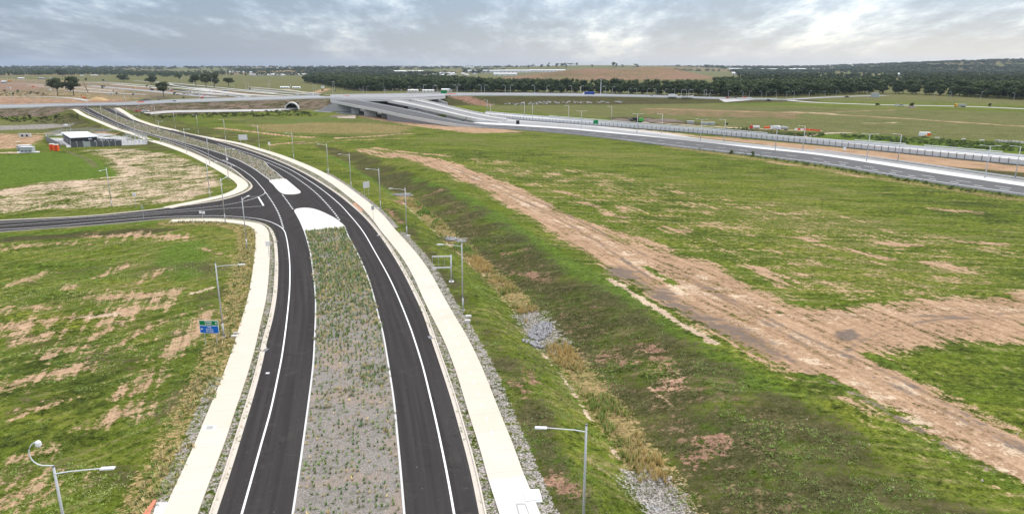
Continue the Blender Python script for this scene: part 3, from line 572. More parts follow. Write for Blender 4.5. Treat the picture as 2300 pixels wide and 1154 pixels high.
    for pts,w,c,v in (([(-200,196),(60,198),(130,200)],7,'fine',.8),([(0,188),(50,187),(110,192)],9,'fine',.7),([(210,212),(300,210),(370,214)],8,'fine',.6),([(-100,222),(60,223),(200,223)],4,'sand',.7),([(300,203),(420,210),(520,220)],5,'fine',.8),([(260,200),(340,206),(400,212)],4,'sand',.6),([(0,175),(80,176),(170,178)],14,'fine',.6),([(100,182),(220,184),(330,192)],12,'gravel',.7),([(420,196),(500,204),(600,214)],6,'red',.8),([(400,187),(480,196),(600,208)],8,'brown',.7),([(0,230),(100,231),(180,232)],3,'fine',.7),([(330,190),(400,196)],10,'brown',.8),([(-200,212),(20,212),(70,214)],6,'gravel',.7)): stroke(c,pts,w,v)
    poly('fine',[(-600,178),(0,179),(120,182),(260,189),(380,199),(480,210),(660,217),(400,222),(330,224),(200,210),(0,208),(-600,210)],0.40,15); poly('red',[(300,197),(420,203),(560,212),(690,217),(500,221),(400,216),(320,207)],0.45,8)
    # open grassland behind, then the far country
    far=np.nonzero(np.hypot(X,Y)>760)[0]; q=np.hypot(X[far],Y[far]); ch['olive'][far]=np.maximum(ch['olive'][far],sstep(760,1000,q)*0.70)
    nn=vnoise(X[far],Y[far],1/420.,11); ch['red'][far]=np.maximum(ch['red'][far],sstep(2500,3500,q)*np.where(nn>0.62,0.45,0))
    k=np.nonzero((np.hypot(X-400,Y-2200)<560)&(Y>1500))[0]; zz=H(X[k],Y[k]); ch['red'][k]=np.maximum(ch['red'][k],0.66*sstep(2,9,zz)*(0.5+0.8*vnoise(X[k],Y[k],1/110.,13))*(1.15-0.012*zz)); ch['brown'][k]=np.maximum(ch['brown'][k],0.6*(vnoise(X[k],Y[k]*2.2,1/120.,15)>0.5)*sstep(5,12,zz))
    stroke('sand',[(640,201),(690,209)],6,0.9); stroke('dirt',[(735,200),(710,208)],10,0.9); stroke('sand',[(550,190),(610,190)],6,0.5)
    V=np.stack([X,Y,Z],1); i=np.arange(nr-1)[:,None]*na; j=np.arange(na)[None,:]; jn=(j+1)%na
    Q=np.stack([i+j,i+jn,i+na+jn,i+na+j],2).reshape(-1,4)
    me=bpy.data.meshes.new('ground'); n=len(Q); me.vertices.add(len(V)); me.loops.add(n*4+na); me.polygons.add(n+1)
    me.vertices.foreach_set('co',V.astype(np.float32).ravel()); me.loops.foreach_set('vertex_index',np.r_[Q[:,::-1].ravel(),np.arange(na)[::-1]].astype(np.int32))
    me.polygons.foreach_set('loop_start',np.arange(0,n*4+1,4,dtype=np.int32)); me.polygons.foreach_set('loop_total',np.r_[np.full(n,4),na].astype(np.int32))
    me.polygons.foreach_set('use_smooth',np.ones(n+1,bool)); me.update(calc_edges=True); me.materials.append(M['ground_mat'])
    for c in CHN:
        at=me.attributes.new(c,'FLOAT','POINT'); at.data.foreach_set('value',np.clip(ch[c],0,1).astype(np.float32))
    o=link(bpy.data.objects.new('ground',me)); st(o); print('ground verts',len(V),'z normal',me.polygons[5000].normal)
    return o
GROUND=build_ground()

# ------------------------------------------------------------ new dual carriageway
def poly_obj(name,pts,z0,z1,m,**k): return slab(name,pts,z0,z1,m,**k)
st(ribbon('road_west',W_L,W_R,0.03,'asphalt',nc=3,step=2)); 
E_in=np.vstack([E_L,ML([(776,511),(768,503),(753,492),(735,483),(717,474),(700,455),(676,434),(665,425),(656,415),(639,402.6)]),E_M2[2:]])
st(ribbon('road_east',resample(E_in,2),E_R,0.03,'asphalt',nc=3,step=2))
st(ribbon('road_west_upper',U_L,ML([(600,400),(587,392),(570,380),(552,370),(535,361),(517,354),(488,343),(436,328),(383,313),(331,300),(296,289),(262,275),(227,258),(199,243)]),0.034,'asphalt',nc=3,step=2))
J=np.vstack([W_C,S_U,G([(560,365),(620,395),(700,440),(780,500),(790,520),(770,512),(682,519),(670,530)])])
st(poly_obj('road_junction',J,0,0.022,'asphalt',side=False))
# kerb and gutter: gutter tray, upright, top
def kerb(name,P,sgn,w=0.45,m='kerb'): 
    return sweep(name,P,[(sgn*a,h) for a,h in ((0,0.036),(w,0.05),(w+0.04,0.16),(w+0.20,0.16),(w+0.21,-0.02))],m)
st(kerb('kerb_west',W_L,-1)); st(kerb('kerb_east',E_R,1)); st(kerb('kerb_corner_south',W_C,-1,0.35)); st(kerb('kerb_corner_north',S_U,-1,0.35)); st(kerb('kerb_west_upper',U_L,-1,0.35))
# median with raised edging
med1=np.vstack([W_R,E_L[::-1]])
def raised(name,A,B,m,off=0.13):
    return ribbon(name,A,B,off,m,step=2,nc=4,edge=0.16)
st(raised('median_gravel_bed',offset(W_R,0.18),offset(E_L,-0.18),'median_gravel',0.14))
st(raised('median_bed_upper',offset(U_M,0.15),offset(E_M2,-0.15),'median_gravel',0.14))
for nm,P,sg in (('median_kerb_west',W_R,1),('median_kerb_east',E_L,-1),('median_kerb_west_upper',U_M,1),('median_kerb_east_upper',E_M2,-1)):
    st(sweep(nm,P,[(sg*0.0,0.0),(sg*0.02,0.17),(sg*0.22,0.17),(sg*0.23,0.10)],'concrete_light'))
isl1=resample(smooth(G([(685,519),(682,519),(674,500),(665,483),(661,475),(665,470.5),(680,468),(699,469),(717,474),(735,482),(753,491.5),(768,503),(776,511),(774,512.5)]),0.4,1),0.5)
isl2=resample(smooth(G([(606,406),(638,402.6),(648,408),(657,415.5),(667,424),(674,430),(675,433.5),(667,436.5),(650,437.5),(636,436),(625,429),(613,415)]),0.4,1,True),0.5)
st(poly_obj('traffic_island_near',isl1,0,0.18,'island_white')); st(poly_obj('traffic_island_far',isl2,0,0.18,'island_white'))
# paths
def path(name,P,w,sgn,m='path_concrete'): 
    return sweep(name,P,[(0,-0.05),(0,0.09)]+[(sgn*w*k/3,0.09) for k in (1,2,3)]+[(sgn*w,-0.05)],m)
st(path('footpath_east',PR,3.5,-1)); st(path('footpath_west',PL,3.0,1)); st(path('footpath_west_upper',PU,3.4,1))
# painted lines
def line(name,P,w,off=0.042,dash=None,m='paint'):
    P=resample(np.asarray(P)[:,:2],0.5 if dash else 1.5); 
    if not dash: return sweep(name,P,[(-w/2,off),(w/2,off)],m)
    d=np.r_[0,np.cumsum(np.linalg.norm(np.diff(P,axis=0),axis=1))]; V=[];Fc=[];s=0; Nn=normals(P); hz=H(P[:,0],P[:,1])
    f=lambda q:(np.array([np.interp(q,d,P[:,0]),np.interp(q,d,P[:,1])]),np.array([np.interp(q,d,Nn[:,0]),np.interp(q,d,Nn[:,1])]),np.interp(q,d,hz))
    while s+dash[0]<d[-1]:
        b=len(V)
        for q in (s,s+dash[0]):
            p,nn,z=f(q); V+=[(p[0]-nn[0]*w/2,p[1]-nn[1]*w/2,z+off),(p[0]+nn[0]*w/2,p[1]+nn[1]*w/2,z+off)]
        Fc.append((b,b+1,b+3,b+2)); s+=dash[0]+dash[1]
    return mk(name,V,Fc,m)
WL=extend(ML([(543,1154),(563,1083),(588,993),(609,917),(626,837),(634,795),(642.5,733),(648.6,675),(651,636),(650.7,590),(647,554),(642.5,530),(637,516),(623,505.5),(601.6,496.5),(577,491),(541,487.5),(495,485),(450,485),(365,487.5),(313,491),(209,500),(104,509.6),(0,516),(-200,530)],1),25)
st(line('road_line_west',WL,0.20))
EL=extend(ML([(1020,1154),(1008,1083),(994,1014),(980,948),(966,889),(949,820),(928,754),(923,739),(899,678),(874.5,624),(844,569),(814,518),(783.5,481),(761,457),(726,428),(691,404),(656.5,383.5),(622,368),(587,354.5),(552,342.5),(517,332),(488,323)]),25)
st(line('road_line_east',EL,0.20)); st(line('road_line_east_far',offset(E_R,-1.6)[-60:],0.2,0.06))
st(line('road_line_side_upper',ML([(-200,513),(0,500.5),(183,489),(313,479.6),(456.6,466.5),(522,458),(560,449),(579,443),(593,436),(595.5,431),(587,420),(570,401),(552,387),(535,376.5),(517,367),(500,359)],1),0.16))
st(line('road_line_west_far',offset(U_L,2.0),0.16,0.06))
st(line('road_line_side_centre',ML([(-200,523),(0,508),(235,491),(391,477),(500,469),(591,463)],1),0.14)); st(line('stop_line',ML([(580.5,443),(592,462)],1),0.45)); st(line('turn_line',ML([(545,443),(580,441)],1),0.14))
st(line('dotted_line_east',ML([(600,365),(639,384),(674,406),(709,433),(743.5,469),(764,496.5)],1),0.42,0.042,(1.0,1.7)))
st(line('dotted_line_west',ML([(597,433),(611,453),(622,472),(629.6,489.6),(637,515)],1),0.38,0.044,(0.9,1.5))); st(line('dotted_line_centre',ML([(634,437),(646,453),(660,473)],1),0.38,0.044,(0.9,1.5)))
st(sweep('footpath_east_new',PR[:5],[(0.02,0.096),(-1.75,0.096),(-3.48,0.096)],'island_white'))
st(line('path_marks',offset(PR,-1.75)[8:45],0.12,0.104,(1.0,2.2)))
# ------------------------------------------------------------ ground cover near the road
def tufts(name,X,Y,hgt,spread,nb,cols,wid=0.03,label=None,cat=None,zoff=0.0):
    """many small tufts of blades in one mesh"""
    n=len(X); Z=H(X,Y,True)+zoff-0.03; N=n*nb
    px=np.repeat(X,nb); py=np.repeat(Y,nb); pz=np.repeat(Z,nb); h=np.repeat(hgt,nb)*rng.uniform(.55,1.1,N); sp=np.repeat(spread,nb)
    a=rng.uniform(0,2*np.pi,N); rr=sp*rng.uniform(0,0.35,N); bx=px+np.cos(a)*rr; by=py+np.sin(a)*rr; ln=sp*rng.uniform(0.3,1.0,N)
    w=wid*rng.uniform(.7,1.5,N)*(0.6+h); t=a+rng.uniform(1.0,2.1,N)
    V=np.empty((N,3,3)); V[:,0]=np.stack([bx-np.cos(t)*w,by-np.sin(t)*w,pz],1); V[:,1]=np.stack([bx+np.cos(t)*w,by+np.sin(t)*w,pz],1); V[:,2]=np.stack([bx+np.cos(a)*ln,by+np.sin(a)*ln,pz+h],1)
    ci=rng.integers(0,len(cols),n) if cols.ndim==2 and len(cols)!=n else np.arange(n); c=np.repeat(cols[ci],nb,0)*rng.uniform(.7,1.35,(N,1))*2.1; c=np.repeat(c,3,0)
    o=tri_mesh(name,V.reshape(-1,3),np.arange(N*3).reshape(-1,3),'grass_blades',None,c); return tag(o,label,cat,None,'stuff')
def scatter_poly(P,dens,jit=0):
    P=np.asarray(P)[:,:2]; lo,hi=P.min(0),P.max(0); n=int((hi-lo).prod()*dens); X=rng.uniform(lo[0],hi[0],n); Y=rng.uniform(lo[1],hi[1],n); k=inside(X,Y,P); return X[k],Y[k]
def scatter_along(P,o,w,dens):
    L=np.linalg.norm(np.diff(P[:,:2],axis=0),axis=1).sum(); n=int(L*w*dens); s=rng.uniform(0,len(P)-1.01,n); i=s.astype(int); f=s-i; Nn=normals(P)
    off=o+(rng.uniform(-.5,.5,n))*w; return P[i,0]*(1-f)+P[i+1,0]*f+Nn[i,0]*off,P[i,1]*(1-f)+P[i+1,1]*f+Nn[i,1]*off
A=lambda *c: np.array(c,float)
GREEN=A((.055,.095,.022),(.075,.12,.03),(.05,.085,.03),(.10,.14,.04)); STRAW=A((.24,.19,.09),(.19,.16,.08),(.28,.23,.12),(.12,.12,.045)); MIX=np.vstack([GREEN,STRAW])
OLIVE=A((.075,.085,.035),(.10,.105,.045),(.06,.075,.03),(.14,.13,.06))
# median: planted in rows, with self-sown patches
def median_rows(A_,B_,sp,row,keep):
    n=len(A_); X=[];Y=[]
    a=resample(A_,sp); b=resample(B_,np.linalg.norm(np.diff(B_[:,:2],axis=0),axis=1).sum()/(len(a)-1)); m=min(len(a),len(b))
    for i in range(m):
        w=np.linalg.norm(b[i]-a[i]); k=int(w/row)
        for j in range(1,k): f=(j+rng.uniform(-.13,.13))/k; X.append(a[i][0]*(1-f)+b[i][0]*f+rng.uniform(-.1,.1)); Y.append(a[i][1]*(1-f)+b[i][1]*f+rng.uniform(-.15,.15))
    X=np.array(X);Y=np.array(Y); k=rng.uniform(0,1,len(X))<keep(X,Y); return X[k],Y[k]
x,y=median_rows(W_R,E_L,0.72,0.52,lambda X,Y:0.34+0.55*sstep(66,100,Y)*(0.45+0.65*vnoise(X,Y,.15,21))+0.25*sstep(0.55,0.8,vnoise(X,Y,.2,22)))
h=rng.uniform(.22,.5,len(x))*(1+.6*sstep(80,130,y)); tufts('median_planting',x,y,h,rng.uniform(.16,.32,len(x))*(1+.5*sstep(85,130,y)),10,np.vstack([GREEN,OLIVE,GREEN,STRAW[:3]])*1.2,.05,'rows of grassy tufts planted in the grey gravel of the wide near median','planting',.14)
x,y=scatter_poly(np.vstack([W_R[8:],E_L[::-1][:-8]]),1.6); k=(vnoise(x,y,.16,31)+0.5*vnoise(x,y,.5,32)-0.20*(1-sstep(75,110,y))+.12*sstep(85,120,y)>0.74); x,y=x[k],y[k]
tufts('median_weeds',x,y,rng.uniform(.25,.7,len(x)),rng.uniform(.25,.6,len(x)),10,np.vstack([GREEN,OLIVE,STRAW]),.04,'loose weedy grass grown up in patches among the median tufts','weeds',.14)
x,y=median_rows(U_M,E_M2,1.1,0.8,lambda X,Y:0.75+0*X); tufts('upper_median_planting',x,y,rng.uniform(.35,.75,len(x)),rng.uniform(.25,.5,len(x)),7,np.vstack([OLIVE,OLIVE,STRAW,GREEN]),.06,'dense olive and straw coloured tussocks filling the far median strip','planting',.14)
# verges
x,y=scatter_along(PL[:95],2.95+.95,1.3,2.4); k=vnoise(x,y,.18,41)>.36; x,y=x[k],y[k]; 
x2,y2=scatter_along(PR[:150],-3.5-.85,1.1,2.2); k=vnoise(x2,y2,.18,42)>.50; x2,y2=x2[k],y2[k]; x3,y3=scatter_along(PU[10:60],4.3,1.0,1.6)
x,y=np.r_[x,x2,x3],np.r_[y,y2,y3]; tufts('verge_grass',x,y,rng.uniform(.12,.38,len(x)),rng.uniform(.12,.3,len(x)),8,np.vstack([GREEN,GREEN,STRAW[:2]]),.035,'thin strips of weeds between the kerbs and the footpaths','weeds',.02)
x,y=scatter_along(PL[:95],-1.4,3.2,2.2); k=(vnoise(x,y,.2,43)>.42); x,y=x[k],y[k]; tufts('path_edge_tussocks',x,y,rng.uniform(.2,.75,len(x)),rng.uniform(.2,.45,len(x)),9,np.vstack([STRAW,STRAW,OLIVE,GREEN[1:2]])*1.15,.045,'rough brown and olive grass along the outer edge of the left footpath','grass')
# reeds down the middle of the swale
DL=resample(smooth(DITCH[5:,:2],2),1.0); x,y=scatter_along(DL,0,3.8,5.0); cl=vnoise(x,y,.22,51)+.4*vnoise(x,y,.7,52)
ROCKS=[g(a,b,-2.4) for a,b in [(912,437),(1020,540),(1212,745),(1475,1130)]]
k=(cl>.60); 
for r in ROCKS: k&=np.hypot(x-r[0],y-r[1])>(3.2 if r is not ROCKS[2] else 4.6)
x,y=x[k],y[k]; REED=A((.25,.185,.075),(.24,.185,.085),(.20,.18,.07),(.13,.155,.045),(.08,.13,.028))*1.0
sel=np.clip((vnoise(x,y,.12,53)*1.4+rng.uniform(-.25,.25,len(x)))*4,0,4).astype(int); tufts('dry_reeds',x,y,rng.uniform(.5,1.15,len(x)),rng.uniform(.25,.55,len(x)),9,REED[::-1][sel] if len(x)!=5 else REED,.035,'tall dry orange-brown reeds growing along the bottom of the drainage swale','reeds')
# sward of the nearer fields and banks
def field(P,dens,seed,hs,cols,name,label,keep=lambda x,y:np.ones(len(x),bool)):
    x,y=scatter_poly(G(P),dens); x=x; d=np.hypot(x,y); k=(rng.uniform(0,1,len(x))<np.clip(1.35-d/190,0.12,1))&(vnoise(x,y,.35,seed)+.5*vnoise(x,y,.09,seed+1)>.62)&keep(x,y)&~inside(x,y,ROADBAND); x,y=x[k],y[k]
    w=vnoise(x,y,.11,seed+2)*.7+vnoise(x,y,.6,seed+3)*.5; c=cols[np.clip((w*len(cols)).astype(int),0,len(cols)-1)]; dd=np.hypot(x,y)/110
    return tufts(name,x,y,rng.uniform(hs[0],hs[1],len(x)),rng.uniform(.15,.42,len(x))*(.7+.5*dd),5,c,.05,label,'grass')
SW=A((.050,.065,.022),(.058,.085,.024),(.075,.11,.030),(.095,.135,.032),(.13,.165,.045),(.16,.17,.07))
field([(-350,1400),(-250,640),(0,545),(420,530),(560,560),(545,680),(440,1000),(330,1300)],5.5,61,(.06,.2),SW,'field_grass','short green grass of the field left of the main road')
BK=A((.045,.045,.020),(.060,.062,.026),(.075,.085,.028),(.085,.12,.030),(.10,.14,.034))
field([(870,440),(960,560),(1060,720),(1140,880),(1240,1154),(1260,1400),(2000,1400),(2300,1250),(2000,1010),(1800,880),(1600,780),(1400,650),(1200,520),(1000,420)],6.0,71,(.08,.26),BK,'bank_grass','rough dark green grass and clover on both slopes of the swale')
field([(1500,560),(2500,740),(2500,600),(1900,480)],1.2,81,(.06,.16),SW,'paddock_grass','mown green grass of the large paddock beyond the haul track',lambda x,y:np.ones(len(x),bool))
# rocks
def rocks(name,items,label,m='rock'):
    V=[];Fc=[]; b=0
    for (cx,cy,rx,ry,rot,n,s0,s1) in items:
        for _ in range(n):
            a=rnd.uniform(0,6.28); q=math.sqrt(rnd.random()); u,v=math.cos(a)*q*rx,math.sin(a)*q*ry; X=cx+u*math.cos(rot)-v*math.sin(rot); Y=cy+u*math.sin(rot)+v*math.cos(rot)
            s=rnd.uniform(s0,s1); z=Hs(X,Y); o=len(V); R_=[s*rnd.uniform(.7,1.2) for _ in range(6)]; t=rnd.uniform(0,3)
            for i in range(5): w=t+i*1.2566; V.append((X+math.cos(w)*R_[i],Y+math.sin(w)*R_[i],z-0.05+rnd.uniform(0,.1)*s))
            for i in range(5): w=t+i*1.2566+.5; V.append((X+math.cos(w)*R_[i]*.6,Y+math.sin(w)*R_[i]*.6,z+s*rnd.uniform(.5,.95)))
            for i in range(5): j=(i+1)%5; Fc.append((o+i,o+j,o+5+j,o+5+i))
            Fc.append(tuple(o+5+i for i in range(5)))
    return tag(mk(name,V,Fc,m),label,'rocks',None,'stuff')
def rk(px,py,rx,ry,rot,n,s0=.10,s1=.28,z=-2.4): p=g(px,py,z); return (p[0],p[1],rx,ry,rot,n,s0,s1)
rocks('rock_apron',[rk(903,437,3.0,1.5,.2,200)],'dark grey rocks across the swale near the white signboard'); rocks('rock_apron',[rk(1014,537,1.5,1.3,.4,60,.15,.4),rk(1036,543,1.2,.9,0,34,.12,.3)],'pale grey rocks in the swale behind the empty gantry frame')
rocks('rock_apron',[rk(1214,742,1.7,4.2,-.30,460,.07,.20),rk(1205,775,2.2,1.2,.3,90,.1,.25)],'long patch of grey rocks in the middle of the swale, reeds above and below'); rocks('rock_apron',[rk(1475,1130,1.5,3.6,.5,330)],'grey and tan rocks at the near end of the swale')
rocks('loose_stones',[rk(1030+700*rnd.random(),640+300*rnd.random(),2,2,0,2,.05,.14,0) for _ in range(30)]+[rk(2000,970,25,12,-.5,60,.05,.16,0),rk(1700,760,25,10,-.7,90,.05,.14,0)],'scattered pale stones on the haul track and bank','rock_warm')
def lump(name,label,cat,px,py,sx,sy,sz,m,z=None,rz=0,bev=.03):
    p=on(px,py) if z is None else Vector((*g(px,py,z),z)); mb=MB(); mb.box(0,0,0,sx,sy,sz,bev); o=mb.build(name,m); o.location=(p.x,p.y,p.z-.03); o.rotation_euler=(0,0,rz); return tag(o,label,cat)
# pits, pads and pavers by the paths
def quad_on(name,pts,h,m,label=None,cat=None,z=0.0):
    P=G(pts,z); return tag(slab(name,P,z-.1,z+h,m),label,cat)
p_=empty('pit_cover',(*g(1193,1116),0),0,'white concrete pit lid at the right footpath edge near the camera','pit cover')
o=slab('lid',G([(1173,1104),(1207,1103),(1215,1124),(1180,1128)])-np.array(g(1193,1116)),0,.16,'concrete_light',p_); o=slab('frame',G([(1168,1101),(1211,1099),(1219,1128),(1174,1132)])-np.array(g(1193,1116)),0,.11,'offwhite',p_)
p_=empty('pit_cover',(*g(1174,1146),0),0,'grey framed pit cover set in the right footpath at the bottom edge','pit cover'); c=np.array(g(1174,1146)); slab('frame',G([(1158,1132),(1180,1131),(1193,1165),(1166,1166)])-c,0.05,.105,'concrete_grey',p_); slab('lid',G([(1162,1136),(1178,1135),(1189,1161),(1169,1162)])-c,.05,.118,'island_white',p_)
p_=empty('pit_cover',(*g(478,962),0),0,'pale square pit cover set in the left footpath','pit cover'); c=np.array(g(478,962)); slab('frame',G([(458,956),(488,956),(483,967),(452,967)])-c,0.05,.102,'island_white',p_); slab('lid',G([(466,958),(480,958),(477,965),(462,965)])-c,.05,.112,'concrete_grey',p_)
quad_on('tactile_paving',[(345,1124),(352,1124),(334,1160),(318,1160)],.12,'orange_paver','orange tactile paving strip beside the left footpath at the bottom edge','paving')
quad_on('paving_ramp',[(352,1129),(378,1129),(352,1190),(334,1190)],.10,'concrete_light','grey concrete ramp slab joining the left footpath beside the orange strip','paving')
quad_on('brick_paving',[(791,455),(799,457),(816,474),(809,477)],.10,'brick_orange','orange brick paved crossing in the right verge by the junction','paving')
for px,py,l in ((527,757,'white concrete block beside the foot of the lamp above the blue and green sign'),(532,750,'smaller white block behind the one at the left footpath edge'),(917,531,'white concrete block by the lamp left of the gantry frame'),(1052,712,'white concrete block right of the second lamp from the camera'),(1050,722,'long white block lying just in front of its twin by the right footpath'),(848,470,'small white block at the foot of the lamp by the junction')):
    lump('concrete_block',l,'block',px,py,.9,.5,.35,'island_white')
def drain(px,py,rz,label):
    q=on(px,py); e=empty('gully_pit',(q.x,q.y,q.z),rz,label,'drain'); MB().box(0,0,.02,1.5,.35,.14,.02).build('lintel','kerb',e); MB().box(0,-.42,.045,1.0,.45,.02).build('grate','steel_dark',e); return e
for px,py,rz,l in ((591,786,1.35,'gully pit in the left kerb opposite the blue and green sign'),(972,757,-1.2,'gully pit in the right kerb beside the path, nearest the camera'),(617,543,1.5,'gully pit in the left kerb just past the side road corner'),(853,529,-.9,'gully pit in the right kerb beside the large white island')): drain(px,py,rz,l)
lump('plastic_bag','crumpled white bag lying on the left carriageway','litter',601,839,.45,.3,.18,'white')

# ------------------------------------------------------------ street lamps
def arm_lamp(h=11.2,arm=3.1,slim=1.0):
    e=empty('street_lamp',(0,0,0)); 
    MB().box(0,0,-.1,.55,.55,.2,.02).build('base_plate','concrete_grey',e)
    MB().tube([(0,0,0),(0,0,2.2)],[.135*slim,.125*slim],8).build('base_section','steel',e,True)
    MB().tube([(0,0,2.2),(0,0,2.28)],[.145*slim]*2,8).build('collar','steel_dark',e)
    MB().tube([(0,0,2.28),(0,0,h)],[.115*slim,.085*slim],8).build('pole','steel',e,True)
    MB().tube([(0,0,h),(0,0,h+.12)],[.095*slim,.09*slim],8).build('cap','steel_dark',e)
    MB().tube([(0,0,h-.55),(arm*.3,0,h-.42),(arm,0,h-.32)],[.05*slim,.045*slim,.04*slim],6).build('arm','lamp_white',e)
    hd=MB().box(arm+.42,0,h-.38,.95,.34,.11,.03).build('lamp_head','lamp_white',e); MB().box(arm+.5,0,h-.395,.6,.26,.02).build('lens','glass_dark',hd)
    return e
LAMP=None
def lamp(px,py,ang,label,group,top=None,ht=11.2):
    """base seen at px,py, or (top) the head seen there; ang = heading of the arm"""
    global LAMP
    q=on(px,py) if not top else Vector((*g(px,py,ht),0))
    if LAMP is None: LAMP=arm_lamp(); o=LAMP
    else: o=copy_tree(LAMP)
    o.location=(q.x,q.y,Hs(q.x,q.y)); o.rotation_euler=(0,0,R(ang)); tag(o,label,'street lamp',group); return o
g1='street lamps along the right footpath'
rl=[(1317,955,1),(1040,697,0),(914,528,0),(855,468,0),(789,423,0),(738,392,0),(660,358,0),(583,334,0),(507,316,0),(446,302,0),(394,291,0),(351,277,0),(313,261,0),(285,249,0)]
ordn=['nearest','second','third','fourth','fifth','sixth','seventh','eighth','ninth','tenth','eleventh','twelfth','thirteenth','fourteenth']
ex={0:', cut by the bottom edge',1:', just right of the empty gantry frame',2:', before the gully by the white island',3:', next to the white signboard on two posts',4:', left of the rocks in the swale',7:', by the small white signboard'}
for i,(px,py,tp) in enumerate(rl): lamp(px,py,[176,172,168,165,162,158,150,148,146,145,145,145,140,140][i],f'{ordn[i]} lamp on the right footpath'+ex.get(i,''),g1,tp)
g2='street lamps along the left footpath'
ll=[(120,1048,1,6),(503,757,0,8),(555,558,0,90),(506,499,0,90),(472,443,0,-20),(514,405,0,-22),(471,370,0,-25),(419,344,0,-28),(361,320,0,-30),(303.5,300,0,-32),(266,291,0,-35),(230.5,272,0,-35),(200,261.5,0,-35),(252,467,0,-85)]
lb=['tall grey lamp cut by the bottom left corner, with a curved camera bracket on top','tall grey lamp on the grass behind the blue and green direction sign','tall lamp at the bend of the footpath south of the side road','tall lamp standing on the south kerb of the side road mouth','lamp at the inside of the bend on the bare ground north of the side road','lamp with a small white box on its pole at the bend of the left footpath','lamp on the left footpath next beyond the one with the white box','lamp on the left footpath right of the bare sandy ground','lamp on the left footpath just right of the fenced compound','lamp behind the wire fenced yard of the compound','lamp beyond the compound yard, third from the far end of the left footpath','lamp second from the far end of the left footpath','last lamp of the left footpath, by the far cross road','lone lamp at the side road edge in front of the bright green field']
LL=[lamp(px,py,a,lb[i],g2,tp) for i,(px,py,tp,a) in enumerate(ll)]
# extras on two of them
pts=[(0,0,11.2)]+[(-.95+math.cos(t)*.95*1.0-0.0,0,12.15+math.sin(t)*.98) for t in np.linspace(-1.2,-1.2-3.4,14)]
arc=[(0,0,11.3)]+[(-.55-.85*math.sin(t),0,12.3-.95*math.cos(t)) for t in np.linspace(0.15,2.9,12)]
br=MB().tube(arc,.045,6).build('camera_bracket','lamp_white',LL[0]); e=arc[-1]; MB().tube([(e[0]+.02,0,e[2]+.03),(e[0]+.06,0,e[2]-.08),(e[0]+.08,0,e[2]-.30),(e[0]+.08,0,e[2]-.44)],[.12,.2,.2,.1],10).build('camera','white',br)
MB().box(.25,0,6.9,.6,.25,.9,.04).build('control_box','white',LL[5])
# ------------------------------------------------------------ signs
def text(body,size,m,parent,loc,rot,name='lettering',al='CENTER'):
    c=bpy.data.curves.new(name,'FONT'); c.body=body; c.size=size; c.align_x=al; c.align_y='CENTER'; c.extrude=.004; c.offset=0.008; c.space_line=.95
    t=bpy.data.objects.new('tmp',c); link(t); dg=bpy.context.evaluated_depsgraph_get(); me=bpy.data.meshes.new_from_object(t.evaluated_get(dg)); bpy.data.objects.remove(t)
    me.materials.clear(); me.materials.append(M[m]); o=link(bpy.data.objects.new(name,me)); o.parent=parent; o.location=loc; o.rotation_euler=rot; return o
def guide_sign():
    b1,b2=g(461,777),g(488,772); q=(b1+b2)/2; face=R(-4)
    e=empty('direction_sign',(q[0],q[1],0),face,'green and blue direction sign on two posts, left of the footpath','sign'); w=2.75; z0=1.8; hg,hb=.76,1.14
    for s in (-.85,.85): MB().tube([(s,.09,0),(s,.09,z0+hb+hg-.1)],.05,8).build('post','steel',e)
    def plate(name,z,h,m,tr):
        p=MB().box(0,0,z,w,.05,h,0).build(name,'white',e); MB().box(0,-.028,z+.05,w-.10,.012,h-.10).build('face',m,p); return p
    pg=plate('upper_panel',z0+hb+.003,hg,'sign_green',1); pb=plate('lower_panel',z0,hb,'sign_blue',0); rx=(R(90),0,0)
    text('Wallacia\nPenrith',.31,'white',pg,(-.05,-.040,z0+hb+hg/2+.02),rx); text('WSI\nServices\nPrecinct',.31,'white',pb,(.05,-.040,z0+hb/2+.01),rx)
    def arrow(par,cx,cz,a):
        P=[(-.045,-.18),(.045,-.18),(.045,.02),(.12,-.05),(.12,.05),(0,.18),(-.12,.05),(-.12,-.05),(-.045,.02)]; c,s=math.cos(a),math.sin(a)
        V=[(cx+x*c-z*s,-.040,cz+x*s+z*c) for x,z in P]; T=tessellate_polygon([[Vector((x,z,0)) for x,z in P]]); mk('arrow',V,[tuple(t) for t in T],'white',par)
    arrow(pg,1.08,z0+hb+hg/2,0); arrow(pb,-1.05,z0+hb/2+.05,math.pi/2)
guide_sign()
def board(px,py,w,h,zb,rz,label,posts=2,front='offwhite',name='signboard',ht=None):
    q=on(px,py); e=empty(name,(q.x,q.y,q.z),R(rz),label,'sign')
    xs=[0] if posts==1 else [-w*.3,w*.3]
    for x in xs: MB().tube([(x,.06,0),(x,.06,zb+h*.9)],.045,6).build('post','steel',e)
    p=MB().box(0,0,zb,w,.06,h,.02).build('panel',front,e)
    if posts==2:
        for k in (.25,.75): MB().box(0,.045,zb+h*k,w*.96,.03,.06).build('rail','steel',p)
    return e
board(824,441,2.3,1.9,2.6,48,'white signboard on two posts, seen at a slant between the lamps on the swale bank'); board(547,324,4.2,2.6,2.2,12,'white signboard on two posts on the far grass left of the track')
board(839,498,.75,1.0,3.1,5,'small grey sign on one post in the right footpath',1,'kiosk_grey'); board(606,340,1.0,1.2,3.0,0,'small white disc-like sign on one post on the far right verge',1,'white')
board(306,469,.9,.9,3.6,0,'small white sign on one post beside the side road, left one',1,'white'); board(604,577,.9,1.0,2.3,0,'small white sign beside the left footpath bend',1,'white')
